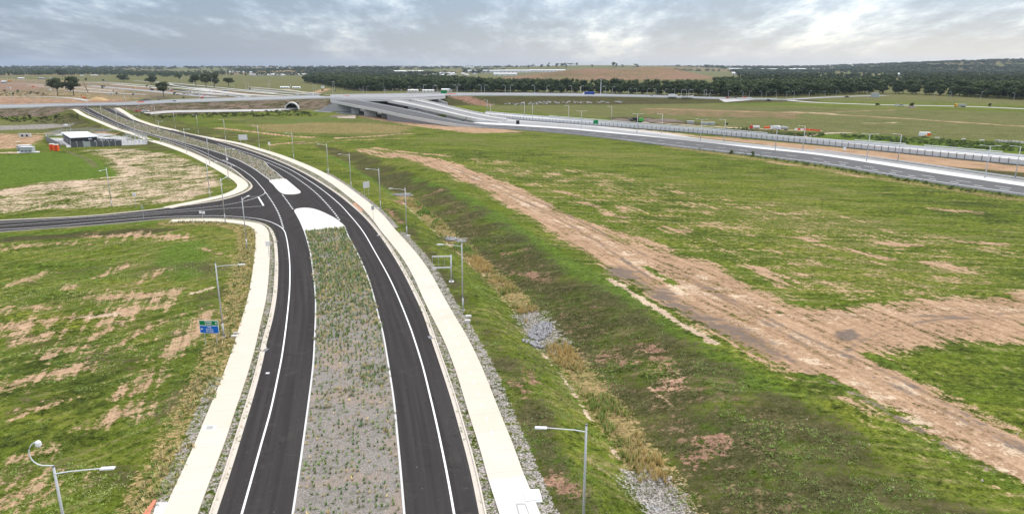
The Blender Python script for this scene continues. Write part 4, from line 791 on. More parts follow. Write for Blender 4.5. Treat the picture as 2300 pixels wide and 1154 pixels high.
board(323,494,.5,.7,3.0,0,'thin marker post sign on the side road kerb',1,'kiosk_grey'); board(521,390,.4,.6,2.4,0,'thin marker sign on the left carriageway kerb near the bend',1,'kiosk_grey'); board(331,305,.5,.7,2.4,0,'thin marker sign in the far median behind the compound',1,'kiosk_grey'); board(444,470,.3,.4,1.2,0,'low marker plate on the south kerb of the side road',1,'kiosk_grey') if False else None
board(736,397,.4,.6,2.2,0,'thin marker sign on the right verge before the white island',1,'kiosk_grey')
q=on(456,494); e=empty('keep_left_sign',(q.x,q.y,q.z),0,'pair of small white sign plates on one post at the side road mouth','sign'); MB().tube([(0,0,0),(0,0,2.3)],.04,6).build('post','steel',e); MB().box(-.42,-.05,1.7,.62,.04,.7,.02).build('panel','white',e); MB().box(.4,-.05,1.6,.62,.04,.7,.02).build('panel','white',e)
# empty cantilever gantry frame
q=on(1014,633); e=empty('gantry_frame',(q.x,q.y,q.z),R(4),'empty steel cantilever sign frame beside the right footpath','gantry'); hh=5.0
MB().tube([(0,0,0),(0,0,hh+.1)],.16,10).build('post','steel',e,True); MB().box(0,0,-.05,.9,.9,.2,.03).build('footing','concrete_light',e)
for z in (hh-.25,hh-2.35): MB().box(-1.75,0,z,3.4,.16,.2,.02).build('beam','lamp_white',e)
for x in (-3.3,-2.25,-1.2): MB().tube([(x,-.12,hh+.15),(x,-.12,hh-2.5)],.03,6).build('hanger','steel',e)
# ------------------------------------------------------------ highway on the right
def GL(pts,step=4.0,ext=220,ext0=0):
    P=smooth(G(pts),step,3); P=resample(P,step)
    if ext: t=P[-1]-P[-8]; t/=np.linalg.norm(t); P=np.vstack([P,P[-1]+np.outer(np.arange(step,ext,step),t)])
    if ext0: t=P[0]-P[8]; t/=np.linalg.norm(t); P=np.vstack([P[0]+np.outer(np.arange(ext0,0,-step),t),P])
    return P
NB=GL([(1070,287),(1178,293),(1256,300),(1335,308),(1439,321),(1543,334),(1622,343),(1700,352),(1856,372),(1961,390),(2091,411),(2222,430),(2300,441)])
NTp=GL([(1070,278.5),(1256,289.6),(1361,299),(1491,311),(1622,325),(1700,334.5),(1830,348),(1961,368),(2091,389),(2222,408),(2300,419.5)])
MT=GL([(1060,274),(1256,286.5),(1413,301),(1570,319),(1700,330.5),(1830,344),(1961,361.5),(2091,381),(2222,400),(2300,411.5)])
FT=GL([(1060,267.5),(1256,279),(1413,295),(1556,310.5),(1700,325.5),(1830,338.5),(1961,356.5),(2065,371),(2222,394),(2300,405)])
st(ribbon('highway_near',NB,NTp,.05,'asphalt_far',step=5)); st(ribbon('highway_median',NTp,MT,.16,'concrete_light',step=5)); st(ribbon('highway_far',MT,FT,.05,'pavement_far',step=5))
st(ribbon('highway_shoulder_far',FT,GL([(1060,262),(1256,276),(1413,290),(1500,300),(1556,309),(1700,324.7),(1830,338),(1961,356),(2065,370.5),(2222,393.5),(2300,404.5)]),.06,'pavement_mid',step=5))
L_=line
st(L_('highway_edge_line',offset(NB,-2.6) if False else NB+(NTp[np.minimum(np.arange(len(NB)),len(NTp)-1)]-NB)*0.20,.35,.10)); st(L_('highway_lane_line',NB+(NTp[np.minimum(np.arange(len(NB)),len(NTp)-1)]-NB)*0.58,.3,.10,(5,8)))
st(L_('highway_turn_line',(NB+(NTp[np.minimum(np.arange(len(NB)),len(NTp)-1)]-NB)*0.36)[int(len(NB)*.45):],.4,.10,(3,5)))
def sub_s(P,x0,x1):   # stretch of a line between two picture columns
    v=P[:,0]/P[:,1]; c=1150+F*v*0.985; k=np.nonzero((c>x0)&(c<x1))[0]; return P[k[0]:k[-1]+1]
def rail_fence(name,P,label,cat,side,h,post_sp,rails,pm,rm,pw=.12,limit=90,z0=0.0,grp=None):
    """posts are parts (nearest ones), the rest one piece"""
    c=P[len(P)//2]; e=empty(name,(c[0],c[1],0),0,label,cat); Q=resample(P,post_sp); Z=H(Q[:,0],Q[:,1])+z0
    d=np.hypot(Q[:,0],Q[:,1])+np.where(np.abs(Q[:,0]/Q[:,1])>0.76,1e5,0); near=set(np.argsort(d)[:limit].tolist()); base=MB().box(0,0,0,pw,pw,h).build('post',pm,e); first=True; rest=MB()
    for i in range(len(Q)):
        if i in near:
            o=base if first else base.copy(); 
            if not first: link(o); o.parent=e
            first=False; o.location=(Q[i,0]-c[0],Q[i,1]-c[1],Z[i])
        else: rest.box(Q[i,0]-c[0],Q[i,1]-c[1],Z[i],pw,pw,h)
    if rest.v: rest.build('far_posts',pm,e)['kind']='stuff'
    for (z,hh,t) in rails:
        s=sweep('rail',P-c,[(-t,z),(-t,z+hh),(t,z+hh),(t,z),(-t,z)],rm,e,z=H(P[:,0],P[:,1])+z0)
    return e
rail_fence('guardrail',offset(NB,.8),'long steel guardrail on posts along the near edge of the highway','guardrail',1,.8,6.0,[(.55,.32,.06)],'steel_dark','steel',.14,60)
rail_fence('guardrail',offset(GL([(1830,338.5),(1961,356.5),(2065,371),(2222,394),(2300,405)]),-.3),'pale barrier rail along the far edge of the highway, above the dark green strip','guardrail',1,.8,8.0,[(.35,.5,.10)],'steel','lamp_white',.14,40)
# raised concrete roadway beyond the highway
DF=GL([(1090,262),(1178,270.5),(1256,276.5),(1413,288),(1570,300),(1700,312),(1909,332.5),(2091,351),(2300,372)],4,200)
DB=np.array([list(g(a,b,2.3)) for a,b in [(1090,250),(1178,257.5),(1256,263.5),(1413,276.5),(1570,288),(1700,299),(1817,309),(2078,329),(2300,348)]]); DB=resample(smooth(DB,4,3),4); t_=DB[-1]-DB[-8]; t_/=np.linalg.norm(t_); DB=np.vstack([DB,DB[-1]+np.outer(np.arange(4,200,4),t_)])
vi=empty('raised_roadway',(DF[0][0],DF[0][1],0),0,'long low concrete roadway with railed parapets beyond the highway','bridge'); c0=DF[0]
ribbon('deck',DF-c0,DB-c0,0,'concrete_light',vi,step=5); vi.children[0].location=(0,0,1.25)
sweep('near_parapet',DF-c0,[(-.25,0),(.25,0),(.25,2.2),(-.25,2.2),(-.25,1.0)],'offwhite',vi,z=np.zeros(len(DF))); sweep('far_parapet',DB-c0,[(-.25,0),(.25,0),(.25,2.3),(-.25,2.3),(-.25,0)],'offwhite',vi,z=np.zeros(len(DB)))
sweep('handrail',DF-c0,[(.30,2.55),(.30,2.66),(.42,2.66),(.42,2.55),(.30,2.55)],'steel_dark',vi,z=np.zeros(len(DF))); sweep('base_strip',DF-c0,[(.26,0),(1.5,.03),(1.5,.35),(.26,.4)],'concrete_dark',vi,z=np.zeros(len(DF)))
for a,b in ((1230,1712),(1900,2032),(2042,2232)):
    s=sub_s(DB,a,b)-c0; sweep('upper_rail',s,[(0,2.7),(.12,2.7),(.12,3.05),(0,3.05),(0,2.7)],'lamp_white',vi,z=np.zeros(len(s)))
Q=resample(offset(DF,.34),3.3); dd=np.hypot(Q[:,0],Q[:,1])+np.where(np.abs(Q[:,0]/Q[:,1])>0.76,1e5,0); near=set(np.argsort(dd)[:96].tolist()); pb=None; rest=MB()
for i in range(len(Q)):
    if i in near:
        if pb is None: pb=MB().box(0,0,.3,.20,.20,2.3).build('post','steel_dark',vi); o=pb
        else: o=pb.copy(); link(o); o.parent=vi
        o.location=(Q[i,0]-c0[0],Q[i,1]-c0[1],0)
    else: rest.box(Q[i,0]-c0[0],Q[i,1]-c0[1],.3,.20,.20,2.3)
rest.build('far_posts','steel_dark',vi)['kind']='stuff'
# access track over the deck end, and ground roads
def strip(name,pts,w,m,off=.10,step=6,land=True):
    P=np.array([list(on(a,b))[:2] for a,b in pts]) if land else G(pts); P=resample(smooth(P,step,2),step); return st(ribbon(name,offset(P,-w/2),offset(P,w/2),off,m,step=step,nc=4))
strip('site_road',[(1620,226),(1760,225),(1839,231),(1988,236),(2149,239),(2300,245),(2500,256)],11,'pavement_mid'); strip('site_road',[(1760,223.5),(1839,219.8),(1920,216.5),(1990,215)],16,'pavement_far')
strip('access_track',[(1790,312),(1830,303),(1870,299),(1915,299)],5,'track_pale')
# cross road on its bank
for C,nm in ((CORR[0],'cross_road_west'),(CORR[2],'cross_road_east')):
    P4=resample(smooth(C,6,2),6); P=P4[:,:2]; hw=P4[:,3:4]-1.5; Nv=normals(P); st(ribbon(nm,P+Nv*hw,P-Nv*hw,.15,'pavement_far',step=6,nc=6))
    for s,l in ((1,'near'),(-1,'far')):
        E=P+Nv*hw*s
        if nm=='cross_road_west' and s==1:
            v=1150+F*E[:,0]/E[:,1]*.985; segs=[E[v<148],E[v>292]]
        else: segs=[E]
        for q in segs:
            if len(q)<4: continue
            o=sweep('concrete_barrier',q,[(-.3,.1),(-.2,1.1),(.2,1.1),(.3,.1)],'concrete_light'); where=('west of the junction' if q[0,0]<-300 and q[-1,0]<-250 else 'west of the bridge') if nm.endswith('west') else 'east of the bridge'
            tag(o,f'pale concrete barrier on the {l} edge of the embankment road {where}','barrier')
    m_=P+Nv*hw*.12; o=sweep('concrete_barrier',m_,[(-.35,.1),(-.2,1.0),(.2,1.0),(.35,.1)],'offwhite'); tag(o,'pale median barrier along the middle of the embankment road '+('west' if nm.endswith('west') else 'east')+' of the bridge','barrier')
    st(ribbon(nm.replace('cross_road','cross_road_lane'),P+Nv*hw*.85,P+Nv*hw*.30,.25,'asphalt_far',step=6,nc=2)); st(ribbon(nm.replace('cross_road','cross_road_lane_far'),P-Nv*hw*.15,P-Nv*hw*.6,.25,'pavement_mid',step=6,nc=2))
strip('loop_path',[(318,252.5),(400,251),(500,249.8),(600,248.5),(640,247),(668,244.5)],4.6,'pavement_mid',.25)
strip('footpath_link',[(283,250),(300,252.5),(318,252.5)],5,'path_concrete',.25) if False else None
for pts,w in (([(0,219),(60,217),(150,220),(200,227)],7),([(385,190),(470,203),(553,213),(640,217)],18),([(380,201),(460,211),(540,217),(620,219.5)],16),([(300,182),(360,186),(430,196),(540,205),(660,215)],9),([(200,193),(270,199),(380,209),(480,219)],20),([(250,190),(330,196),(420,205),(560,217)],12),([(560,200),(640,208),(720,214)],16),([(700,214),(800,212),(900,210.5)],13),([(150,185),(240,187),(330,192),(400,198),(480,207)],9),([(60,194),(160,197),(260,205)],7),([(-60,188),(60,189),(130,193)],7),([(150,204),(240,209),(330,213)],9),([(560,196),(640,203),(720,211)],7),([(330,183),(420,190),(520,200),(620,210)],9)): strip('motorway_strip',pts,w,'pavement_mid' if w in (18,9,12,7) else 'pavement_far',.2,12)
# culvert mouth under the road
q=on(656,246); e=empty('culvert',(q.x,q.y-1,q.z),R(12),'white ringed arch culvert mouth in the grassy embankment','tunnel')
V=[];Fc=[];n=18
for k,(rx,rz,y) in enumerate(((5.3,5.6,0),(6.3,6.5,0),(6.3,6.5,9),(5.3,5.6,9))):
    for i in range(n+1): a=math.pi*i/n; V.append((math.cos(a)*rx,y,math.sin(a)*rz-.2))
for k in range(4):
    for i in range(n): a=k*(n+1)+i; b=((k+1)%4)*(n+1)+i; Fc.append((a,a+1,b+1,b))
mk('ring','island_white' and V,Fc,'island_white',e); o=e.children[0]
MB().box(0,8.6,-.4,11,.4,6).build('shade_panel','black',e); mk('invert',[(-5.3,-1,.12),(5.3,-1,.12),(5.3,9,.12),(-5.3,9,.12)],[(0,1,2,3)],'concrete_dark',e)  # black end panel stands in for the shade inside the tunnel
# ------------------------------------------------------------ bridges of the interchange
def ramp(label,nearp,farp,piers=(),wall_from=None,m='pavement_far'):
    Nn=np.array([list(g(a,b,z))+[z] for a,b,z in nearp]); Fp=np.array([list(g(a,b,z))+[z] for a,b,z in farp]); n=60
    def rs(P): P=smooth(P,2,1); d=np.r_[0,np.cumsum(np.linalg.norm(np.diff(P[:,:2],axis=0),axis=1))]; s=np.linspace(0,d[-1],n); return np.stack([np.interp(s,d,P[:,k]) for k in range(3)],1)
    A_,B_=rs(Nn),rs(Fp); c=np.array([A_[0,0],A_[0,1],0]); e=empty('bridge_ramp',tuple(c),0,label,'bridge'); A_=A_-c; B_=B_-c
    V=[];Fc=[]
    for i in range(n): V+=[(A_[i,0],A_[i,1],max(A_[i,2]-.8,.12)),(B_[i,0],B_[i,1],max(B_[i,2]-.8,.12))]
    for i in range(n-1): a=2*i; Fc.append((a,a+1,a+3,a+2))
    mk('deck',V,Fc,m,e)
    for P,nm,sg in ((A_,'near_parapet',1),(B_,'far_parapet',1)):
        V=[];Fc=[]; Nv=normals(P); k=0
        for i in range(n):
            x,y,z=P[i]; nx,ny=Nv[i]*.2; bot=max(z-2.0,-.3); V+=[(x-nx,y-ny,bot),(x-nx,y-ny,z+.15),(x+nx,y+ny,z+.15),(x+nx,y+ny,bot)]
        for i in range(n-1):
            a=4*i
            for j in range(4): jj=(j+1)%4; Fc.append((a+j,a+jj,a+4+jj,a+4+j))
        mk(nm,V,Fc,'concrete_light',e)
    if wall_from:
        V=[];Fc=[]; i0=int(n*wall_from)
        for i in range(i0,n): V+=[(A_[i,0],A_[i,1],-.3),(A_[i,0],A_[i,1],max(A_[i,2]-1.9,-.29)),(B_[i,0],B_[i,1],max(B_[i,2]-1.9,-.29)),(B_[i,0],B_[i,1],-.3)]
        for i in range(n-i0-1):
            a=4*i; Fc+=[(a,a+1,a+5,a+4),(a+2,a+3,a+7,a+6)]
        Fc.append((0,1,2,3)); mk('retaining_wall',V,Fc,'fence_grey',e)
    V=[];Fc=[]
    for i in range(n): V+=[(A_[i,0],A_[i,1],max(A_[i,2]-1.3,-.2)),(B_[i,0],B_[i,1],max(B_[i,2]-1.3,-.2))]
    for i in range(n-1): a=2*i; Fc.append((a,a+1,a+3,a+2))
    mk('soffit',V,Fc,'concrete_dark',e)  # dark tone paints in the shade on the underside of the deck
    for (px,py,w,h,rz) in piers: q=g(px,py); o=MB().box(0,0,-.3,w,1.6,h+.3,.0).build('pier','concrete_grey',e); o.location=(q[0]-c[0],q[1]-c[1],0); o.rotation_euler=(0,0,R(rz))
    return e
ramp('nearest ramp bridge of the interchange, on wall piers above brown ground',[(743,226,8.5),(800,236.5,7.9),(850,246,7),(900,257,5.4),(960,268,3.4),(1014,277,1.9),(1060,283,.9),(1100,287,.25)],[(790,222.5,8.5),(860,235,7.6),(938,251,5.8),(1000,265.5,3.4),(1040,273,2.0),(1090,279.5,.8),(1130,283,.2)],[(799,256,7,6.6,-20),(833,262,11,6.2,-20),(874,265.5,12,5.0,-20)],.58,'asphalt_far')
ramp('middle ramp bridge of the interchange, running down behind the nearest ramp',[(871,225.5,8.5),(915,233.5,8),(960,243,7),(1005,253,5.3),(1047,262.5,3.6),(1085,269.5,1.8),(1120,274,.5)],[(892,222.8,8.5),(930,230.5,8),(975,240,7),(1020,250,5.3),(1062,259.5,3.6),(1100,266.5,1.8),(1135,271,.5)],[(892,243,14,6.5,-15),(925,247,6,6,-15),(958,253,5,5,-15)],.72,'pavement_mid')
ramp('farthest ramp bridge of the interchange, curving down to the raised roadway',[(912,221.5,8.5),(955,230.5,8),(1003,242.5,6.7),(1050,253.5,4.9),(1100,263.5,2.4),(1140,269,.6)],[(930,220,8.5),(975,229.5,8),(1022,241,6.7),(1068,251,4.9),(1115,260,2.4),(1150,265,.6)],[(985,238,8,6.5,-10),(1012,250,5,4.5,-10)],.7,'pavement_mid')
ov=empty('overpass',(*g(865,224.5,8.5),0),0,'wide flat overpass deck carrying the cross road over the motorway','bridge'); c=g(865,224.5,8.5)
Pn=G([(742,223.5),(800,224.3),(870,224.2),(930,223.5),(1000,218.5)],8.5)-c; Pf=G([(742,214),(870,211.5),(1000,209.2)],8.5)-c
Pm=G([(742,219),(870,218),(930,217),(1000,214)],8.5)-c; sweep('median_barrier',Pm,[(-.5,8.67),(-.3,9.6),(.3,9.6),(.5,8.67)],'offwhite',ov,z=np.zeros(4)); Pq=G([(742,221.5),(870,221.3),(930,220.5),(1000,216.5)],8.5)-c; sweep('lane_strip',Pq,[(-5,8.68),(5,8.68)],'asphalt_far',ov,z=np.zeros(4))
sl_=np.vstack([Pn,Pf[::-1]]); slab('deck',sl_,7.0,8.66,'pavement_far',ov); 
for nm,P in (('near_parapet',Pn),('far_parapet',Pf)): sweep(nm,P,[(-.25,7.1),(-.25,9.1),(.25,9.1),(.25,7.1)],'concrete_light',ov,z=np.zeros(len(P)))
for px,py,w in ((812,243,3),(870,241,22),(925,239,20)): q=g(px,py)-c; o=MB().box(0,0,0,w,1.6,7).build('pier','concrete_grey',ov); o.location=(q[0],q[1],0)
for (a,b) in (((712,249),(792,251.5)),((984,239.5),(1004,240.5))):
    p,q=g(*a)-c,g(*b)-c; 
    if a[0]==712: V=[(p[0],p[1],0),((p[0]*.52+q[0]*.48),(p[1]*.52+q[1]*.48),7.2),(q[0],q[1],6.4),(q[0],q[1],0)]
    else: V=[(p[0],p[1],0),(p[0],p[1],7),(q[0],q[1],4),(q[0],q[1],0)]
    n=Vector((q[1]-p[1],p[0]-q[0],0)).normalized()*-1.2; V2=[(v[0]+n.x,v[1]+n.y,v[2]) for v in V]; mk('abutment',V+V2,[(0,1,2,3),(7,6,5,4),(0,4,5,1),(1,5,6,2),(2,6,7,3)],'concrete_grey',ov)
for x0,x1 in ((911,985),): # picket rail over the bridge
    a=g(912,213,8.5);b=g(992,212,8.5); e=empty('bridge_screen',(a[0],a[1],8.6),0,'tall picket screen along the overpass above the dark opening','screen'); n=26
    for i in range(n+1): q=a+(b-a)*i/n-a; o=MB().box(0,0,0,.25,.25,3.4).build('picket','steel',e) if i==0 else pk.copy(); pk=o if i==0 else pk; 
    for i in range(n):
        if i: o=pk.copy(); link(o); o.parent=e; q=(b-a)*i/n; o.location=(q[0],q[1],0)
    MB().tube([(0,0,3.3),(b[0]-a[0],b[1]-a[1],3.3)],.1,6).build('rail','steel',e); MB().tube([(0,0,1.6),(b[0]-a[0],b[1]-a[1],1.6)],.1,6).build('rail','steel',e)
st(slab('under_bridge_shade',G([(700,250),(800,258),(905,266),(960,262),(1010,255),(1003,238),(990,228),(940,230),(800,231)]),0,.10,'concrete_dark'))  # dark slab laid in to deepen the shade beneath the bridges
quad_on('spill_pad',[(752,260),(800,259),(798,267),(760,266)],.25,'track_pale','pale sandy slab in front of the bridge piers','slab') 
# ------------------------------------------------------------ trees
def crown_arrays(sd,h,w,nl,leaf,lobes=7,low=.30,core=True):
    r=np.random.default_rng(sd); L=[]
    for i in range(lobes):
        a=r.uniform(0,2*np.pi); q=r.uniform(.1,.62)*w/2; z=h*r.uniform(low+.14,.84); L.append((math.cos(a)*q,math.sin(a)*q,z,w*r.uniform(.18,.30),h*r.uniform(.10,.17)))
    L.append((w*.06,0,h*.80,w*.27,h*.14)); L=np.array(L); V=[];T=[]
    pick=r.integers(0,len(L),nl); d=r.normal(size=(nl,3)); d/=np.linalg.norm(d,axis=1)[:,None]; rad=r.uniform(.72,1.08,nl)[:,None]
    C=L[pick][:,:3]+d*rad*np.stack([L[pick][:,3],L[pick][:,3],L[pick][:,4]],1)
    u=r.normal(size=(nl,3))+d*0.2; u-=d*(u*d).sum(1)[:,None]*0.6; u/=np.linalg.norm(u,axis=1)[:,None]; v=np.cross(u,d+r.normal(size=(nl,3))*.4); v/=np.linalg.norm(v,axis=1)[:,None]+1e-9
    s=leaf*r.uniform(.6,1.35,nl)[:,None]
    q=np.stack([C-u*s,C+v*s*.7,C+u*s,C-v*s*.7],1).reshape(-1,3); k=np.arange(nl)[:,None]*4; T=np.concatenate([k+[0,1,2],k+[0,2,3]],1).reshape(-1,3)
    if core:
        for (x,y,z,a,b) in L:
            o=len(q); pts=[]
            for i in range(5):
                t=i*1.2566+x; pts.append((x+math.cos(t)*a*.68,y+math.sin(t)*a*.68,z-b*.3)); pts.append((x+math.cos(t+.6)*a*.55,y+math.sin(t+.6)*a*.55,z+b*.4))
            pts+= [(x,y,z-b*.8),(x,y,z+b*.85)]; q=np.vstack([q,np.array(pts)]); tt=[]
            for i in range(5): j=(i+1)%5; tt+=[(o+2*i,o+2*j,o+2*i+1),(o+2*j,o+2*j+1,o+2*i+1),(o+10,o+2*j,o+2*i),(o+11,o+2*i+1,o+2*j+1)]
            T=np.vstack([T,np.array(tt)])
    return q,T,L
def tree(h,w,sd,nl=420,leaf=.7,m='leaf_dark',low=.3,lobes=7,lean=0.0,bark='bark'):
    e=empty('gum_tree',(0,0,0)); q,T,L=crown_arrays(sd,h,w,nl,leaf,lobes,low); r=random.Random(sd)
    mb=MB(); r0=h*.022+.06; mb.tube([(0,0,-.3),(lean*.2,.05*h*.2,h*.22),(lean*.6,0,h*.5),(lean,0,h*.74)],[r0*1.25,r0,r0*.7,r0*.25],7)
    for i in range(4): x,y,z,a,b=L[i]; f=r.uniform(.25,.42); mb.tube([(lean*f,0,h*f),(x*.5,y*.5,h*f+(z-h*f)*.6),(x,y,z)],[r0*.55,r0*.36,r0*.12],5)
    mb.build('trunk',bark,e); tri_mesh('crown',q,T,m,e); return e
def put(o,q,rz=0,s=1.0): o.location=(q.x,q.y,q.z-.1); o.rotation_euler=(0,0,rz); o.scale=(s,s,s); return o
def mpp(q): return q.y/F*1.0   # metres per picture pixel at that place
hero=[(130,215,38,40,'dark gum tree with a broad crown, left of the pair on the building site'),(166,215,40,44,'dark gum tree with a flat broad crown, right of the pair on the building site'),(278,184,28,15,'round dark tree above the motorway beyond the site buildings'),(341,191,29,22,'dark spreading tree between the two round trees of the motorway edge'),(368,219,34,37,'dense dark tree standing alone behind the embankment road'),(440,193,28,27,'left tree of the tall dark clump on the open grass'),(463,195,30,31,'middle tree of the tall dark clump on the open grass'),(482,196,34,32,'right, largest tree of the tall dark clump on the open grass'),(514,197,27,22,'sparse open tree right of the tall dark clump'),(404,181,16,14,'small dark tree left of the tall dark clump'),(141,173,26,16,'distant dark tree behind the pair on the building site'),(193,184,8,9,'little tree beside the leaning bare trunk on the site'),(2047,242,12,11,'small round tree on a dirt mound by the far right road'),(2222,241,9,9,'small round tree near the right end of the far road'),(1970,237,11,5,'low dark bush at the end of the far road'),(232,184,6,6,'tiny tree beside the shed on the building site')]
for i,(px,py,w,h,l) in enumerate(hero):
    q=on(px,py); k=mpp(q); W_,H_=w*k,h*k; o=tree(H_,W_,100+i,700 if w>25 else 300,max(.35,W_*.045),'leaf_near',.22 if i!=8 else .45,11 if w>25 else 6); tag(o,l,'tree','scattered trees on the left' if px<600 else None); put(o,q)
q=on(198,208); e=empty('bare_trunk',(q.x,q.y,q.z),0,'leaning bare tree trunk on the building site','tree'); k=mpp(q); MB().tube([(0,0,-.2),(-4*k,0,12*k),(-8*k,0,26*k)],[1.0*k,.8*k,.35*k],7).build('trunk','bark',e); MB().tube([(-4*k,0,12*k),(-1*k,1,18*k)],[.5*k,.2*k],5).build('limb','bark',e)
# woodland beyond: the nearest trees one by one, the rest as one mass
FE=[(684,186),(720,190),(762,199),(815,205),(900,206),(1000,207.5),(1090,209.5),(1200,211),(1330,213),(1480,216.5),(1600,219),(1700,219.5),(1800,217),(1900,213),(1985,211),(2080,214),(2180,219),(2320,226),(2480,236)]
FEd=[]
for a,b in FE: q=on(a,b) if a<840 or a>1700 else Vector((*g(a,b-1.5),0)); FEd.append((q.x,q.y))
FEd=resample(smooth(np.array(FEd),8,1),6.0)
wt=[tree(rnd.uniform(15,20),rnd.uniform(13,18),200+i,340,.95,'leaf_dark',.10,11) for i in range(7)]; used=set(); cnt=0
Nn=normals(FEd); order=list(range(len(FEd))); 
sp=max(1,len(FEd)*3/285.0)
for row in range(3):
    i=0.0+row*.4
    while i<len(FEd)-1 and cnt<288:
        a=int(i); p=FEd[a]-Nn[a]*(2+row*9+rnd.uniform(-2.5,2.5)) ; s=rnd.uniform(.72,1.12)*(1.0+.08*row); k=rnd.randrange(7)
        if k in used: o=copy_tree(wt[k])
        else: o=wt[k]; used.add(k)
        tag(o,'tall dark green gum tree at the front of the dense woodland beyond the roads','tree','trees along the front of the far woodland'); o['kind']='' ; del o['kind']
        put(o,Vector((p[0],p[1],Hs(p[0],p[1]))),rnd.uniform(0,6.28),s); cnt+=1; i+=sp*rnd.uniform(.7,1.3)
for k in range(7):
    if k not in used:
        for ch in list(wt[k].children): bpy.data.objects.remove(ch)
        bpy.data.objects.remove(wt[k])
def mass(name,XY,hr,wr,label,leaf=1.3,nl=70,m='leaf_dark',lobes=5,cat='woodland'):
    VV=[];TT=[];o=0; var=[crown_arrays(300+i,1.0,1.0,nl,leaf,lobes,.05) for i in range(8)]
    X=np.array([p[0] for p in XY]);Y=np.array([p[1] for p in XY]);Z=H(X,Y)
    for x,y,z in zip(X,Y,Z):
        q,T,_=var[rnd.randrange(8)]; a=rnd.uniform(0,6.28); h=rnd.uniform(*hr); w=rnd.uniform(*wr); c,s=math.cos(a),math.sin(a)
        v=np.stack([(q[:,0]*c-q[:,1]*s)*w+x,(q[:,0]*s+q[:,1]*c)*w+y,q[:,2]*h+z],1); VV.append(v); TT.append(T+o); o+=len(v)
    r=tri_mesh(name,np.vstack(VV),np.vstack(TT),m); return tag(r,label,cat,None,'stuff')
def region(pts,n,thin=None):
    """n points over a picture region of far land, even on the land"""
    P=np.array([list(on(a,b))[:2] for a,b in pts]); lo,hi=P.min(0),P.max(0); out=[]; tr=0
    while len(out)<n and tr<80:
        tr+=1; X=rng.uniform(lo[0],hi[0],n*3);Y=rng.uniform(lo[1],hi[1],n*3); k=inside(X,Y,P)
        if thin is not None: k&=vnoise(X,Y,1/thin[0],thin[1])>thin[2]
        out+=list(zip(X[k],Y[k]))
    return out[:n]
back=[]
for i in range(len(FEd)):
    u=1150+F*FEd[i,0]/FEd[i,1]; dep=70 if u<900 else 60 if u<1080 else 36 if u<1600 else 75
    for _ in range(9 if dep>50 else 5):
        d=rnd.uniform(26,26+dep); p=FEd[i]-Nn[i]*d
        if d>44 and vnoise(np.array([p[0]]),np.array([p[1]]),1/70.,55)[0]<.33: continue
        back.append((p[0]+rnd.uniform(-4,4),p[1]+rnd.uniform(-4,4)))
mass('woodland',back,(16,23),(10,15),'dark woodland mass right behind the front trees',.055,90)
mass('woodland',region([(690,172),(760,172),(1000,182),(1080,188),(1060,200),(860,200),(760,193),(700,186)],650),(15,20),(12,18),'dark woodland rising behind the open grass at left centre',.075,60)
mass('woodland',region([(1600,192),(1700,178),(1900,175),(2100,172),(2420,178),(2420,215),(2100,205),(1980,203),(1850,208),(1700,212),(1620,205)],1300,(150,91,.46)),(14,21),(12,18),'wide broken woodland on the right behind the far road',.08,60)
mass('woodland',region([(-150,162),(200,163),(400,166),(430,171),(400,176),(250,170),(100,170),(-150,172)],1100),(12,18),(14,22),'dark belt of trees behind the building site on the left',.09,45)
mass('woodland',region([(400,163),(560,161),(700,163),(760,168),(690,171),(560,172),(430,174)],260,(140,95,.45)),(11,16),(14,20),'broken belt of trees among the far houses',.09,45)
far=region([(-200,153.5),(2500,152.5),(2500,168),(1900,168),(1660,172),(1650,160),(1160,160),(900,172),(500,160),(-200,164)],2600,(420,97,.47))
mass('distant_woods',far,(12,20),(26,46),'scattered far woods fading blue across the country below the skyline',.11,30,'leaf_far',4)
hill=[]; 
while len(hill)<1300:
    az=R(rnd.uniform(-42,42)); r=rnd.uniform(5200,9000); x,y=r*math.sin(az),r*math.cos(az)
    if vnoise(np.array([x]),np.array([y]),1/500.,99)[0]>.38: hill.append((x,y))
mass('hill_forest',hill,(14,22),(40,75),'blue green forest covering the low hills on the skyline',.12,26,'leaf_far',4)
ridge=[]
while len(ridge)<1100:
    az=R(rnd.uniform(17,42)); r=rnd.uniform(4200,7600); ridge.append((r*math.sin(az),r*math.cos(az)))
mass('hill_forest',ridge,(14,20),(40,70),'forest on the higher ridge at the far right',.12,26,'leaf_far',4)
knoll=[(on(rnd.uniform(1170,1330),rnd.uniform(150.5,153))) for _ in range(26)]
sb=region([(1690,298),(1860,303),(1830,309),(1690,303)],90)+region([(1570,291),(1680,290),(1700,298),(1600,294)],50)+region([(1880,303),(2300,326),(2500,345),(2500,362),(2300,343),(1900,311)],420)
mass('verge_scrub',sb,(.7,1.6),(2,4.5),'low green scrub along the bank beyond the raised roadway',.10,26,'leaf_scrub',4,'scrub')
sb2=region([(1540,332),(1700,350),(1960,391),(2100,416),(2300,446),(2300,449),(2090,420),(1960,396),(1700,355)],110)
mass('verge_scrub',sb2,(.5,1.2),(1,2.4),'low weeds below the highway guardrail',.10,24,'leaf_scrub',4,'scrub')
for px,py,l in ((1643,346,'small leafy bush against the guardrail, left of two'),(1690,352,'taller leafy bush against the guardrail, right of two')):
    q=on(px,py); o=tree(2.6 if px>1650 else 2.0,2.8,500+px,120,.22,'leaf_scrub',.05,5); o.name='bush'; tag(o,l,'bush'); put(o,q)

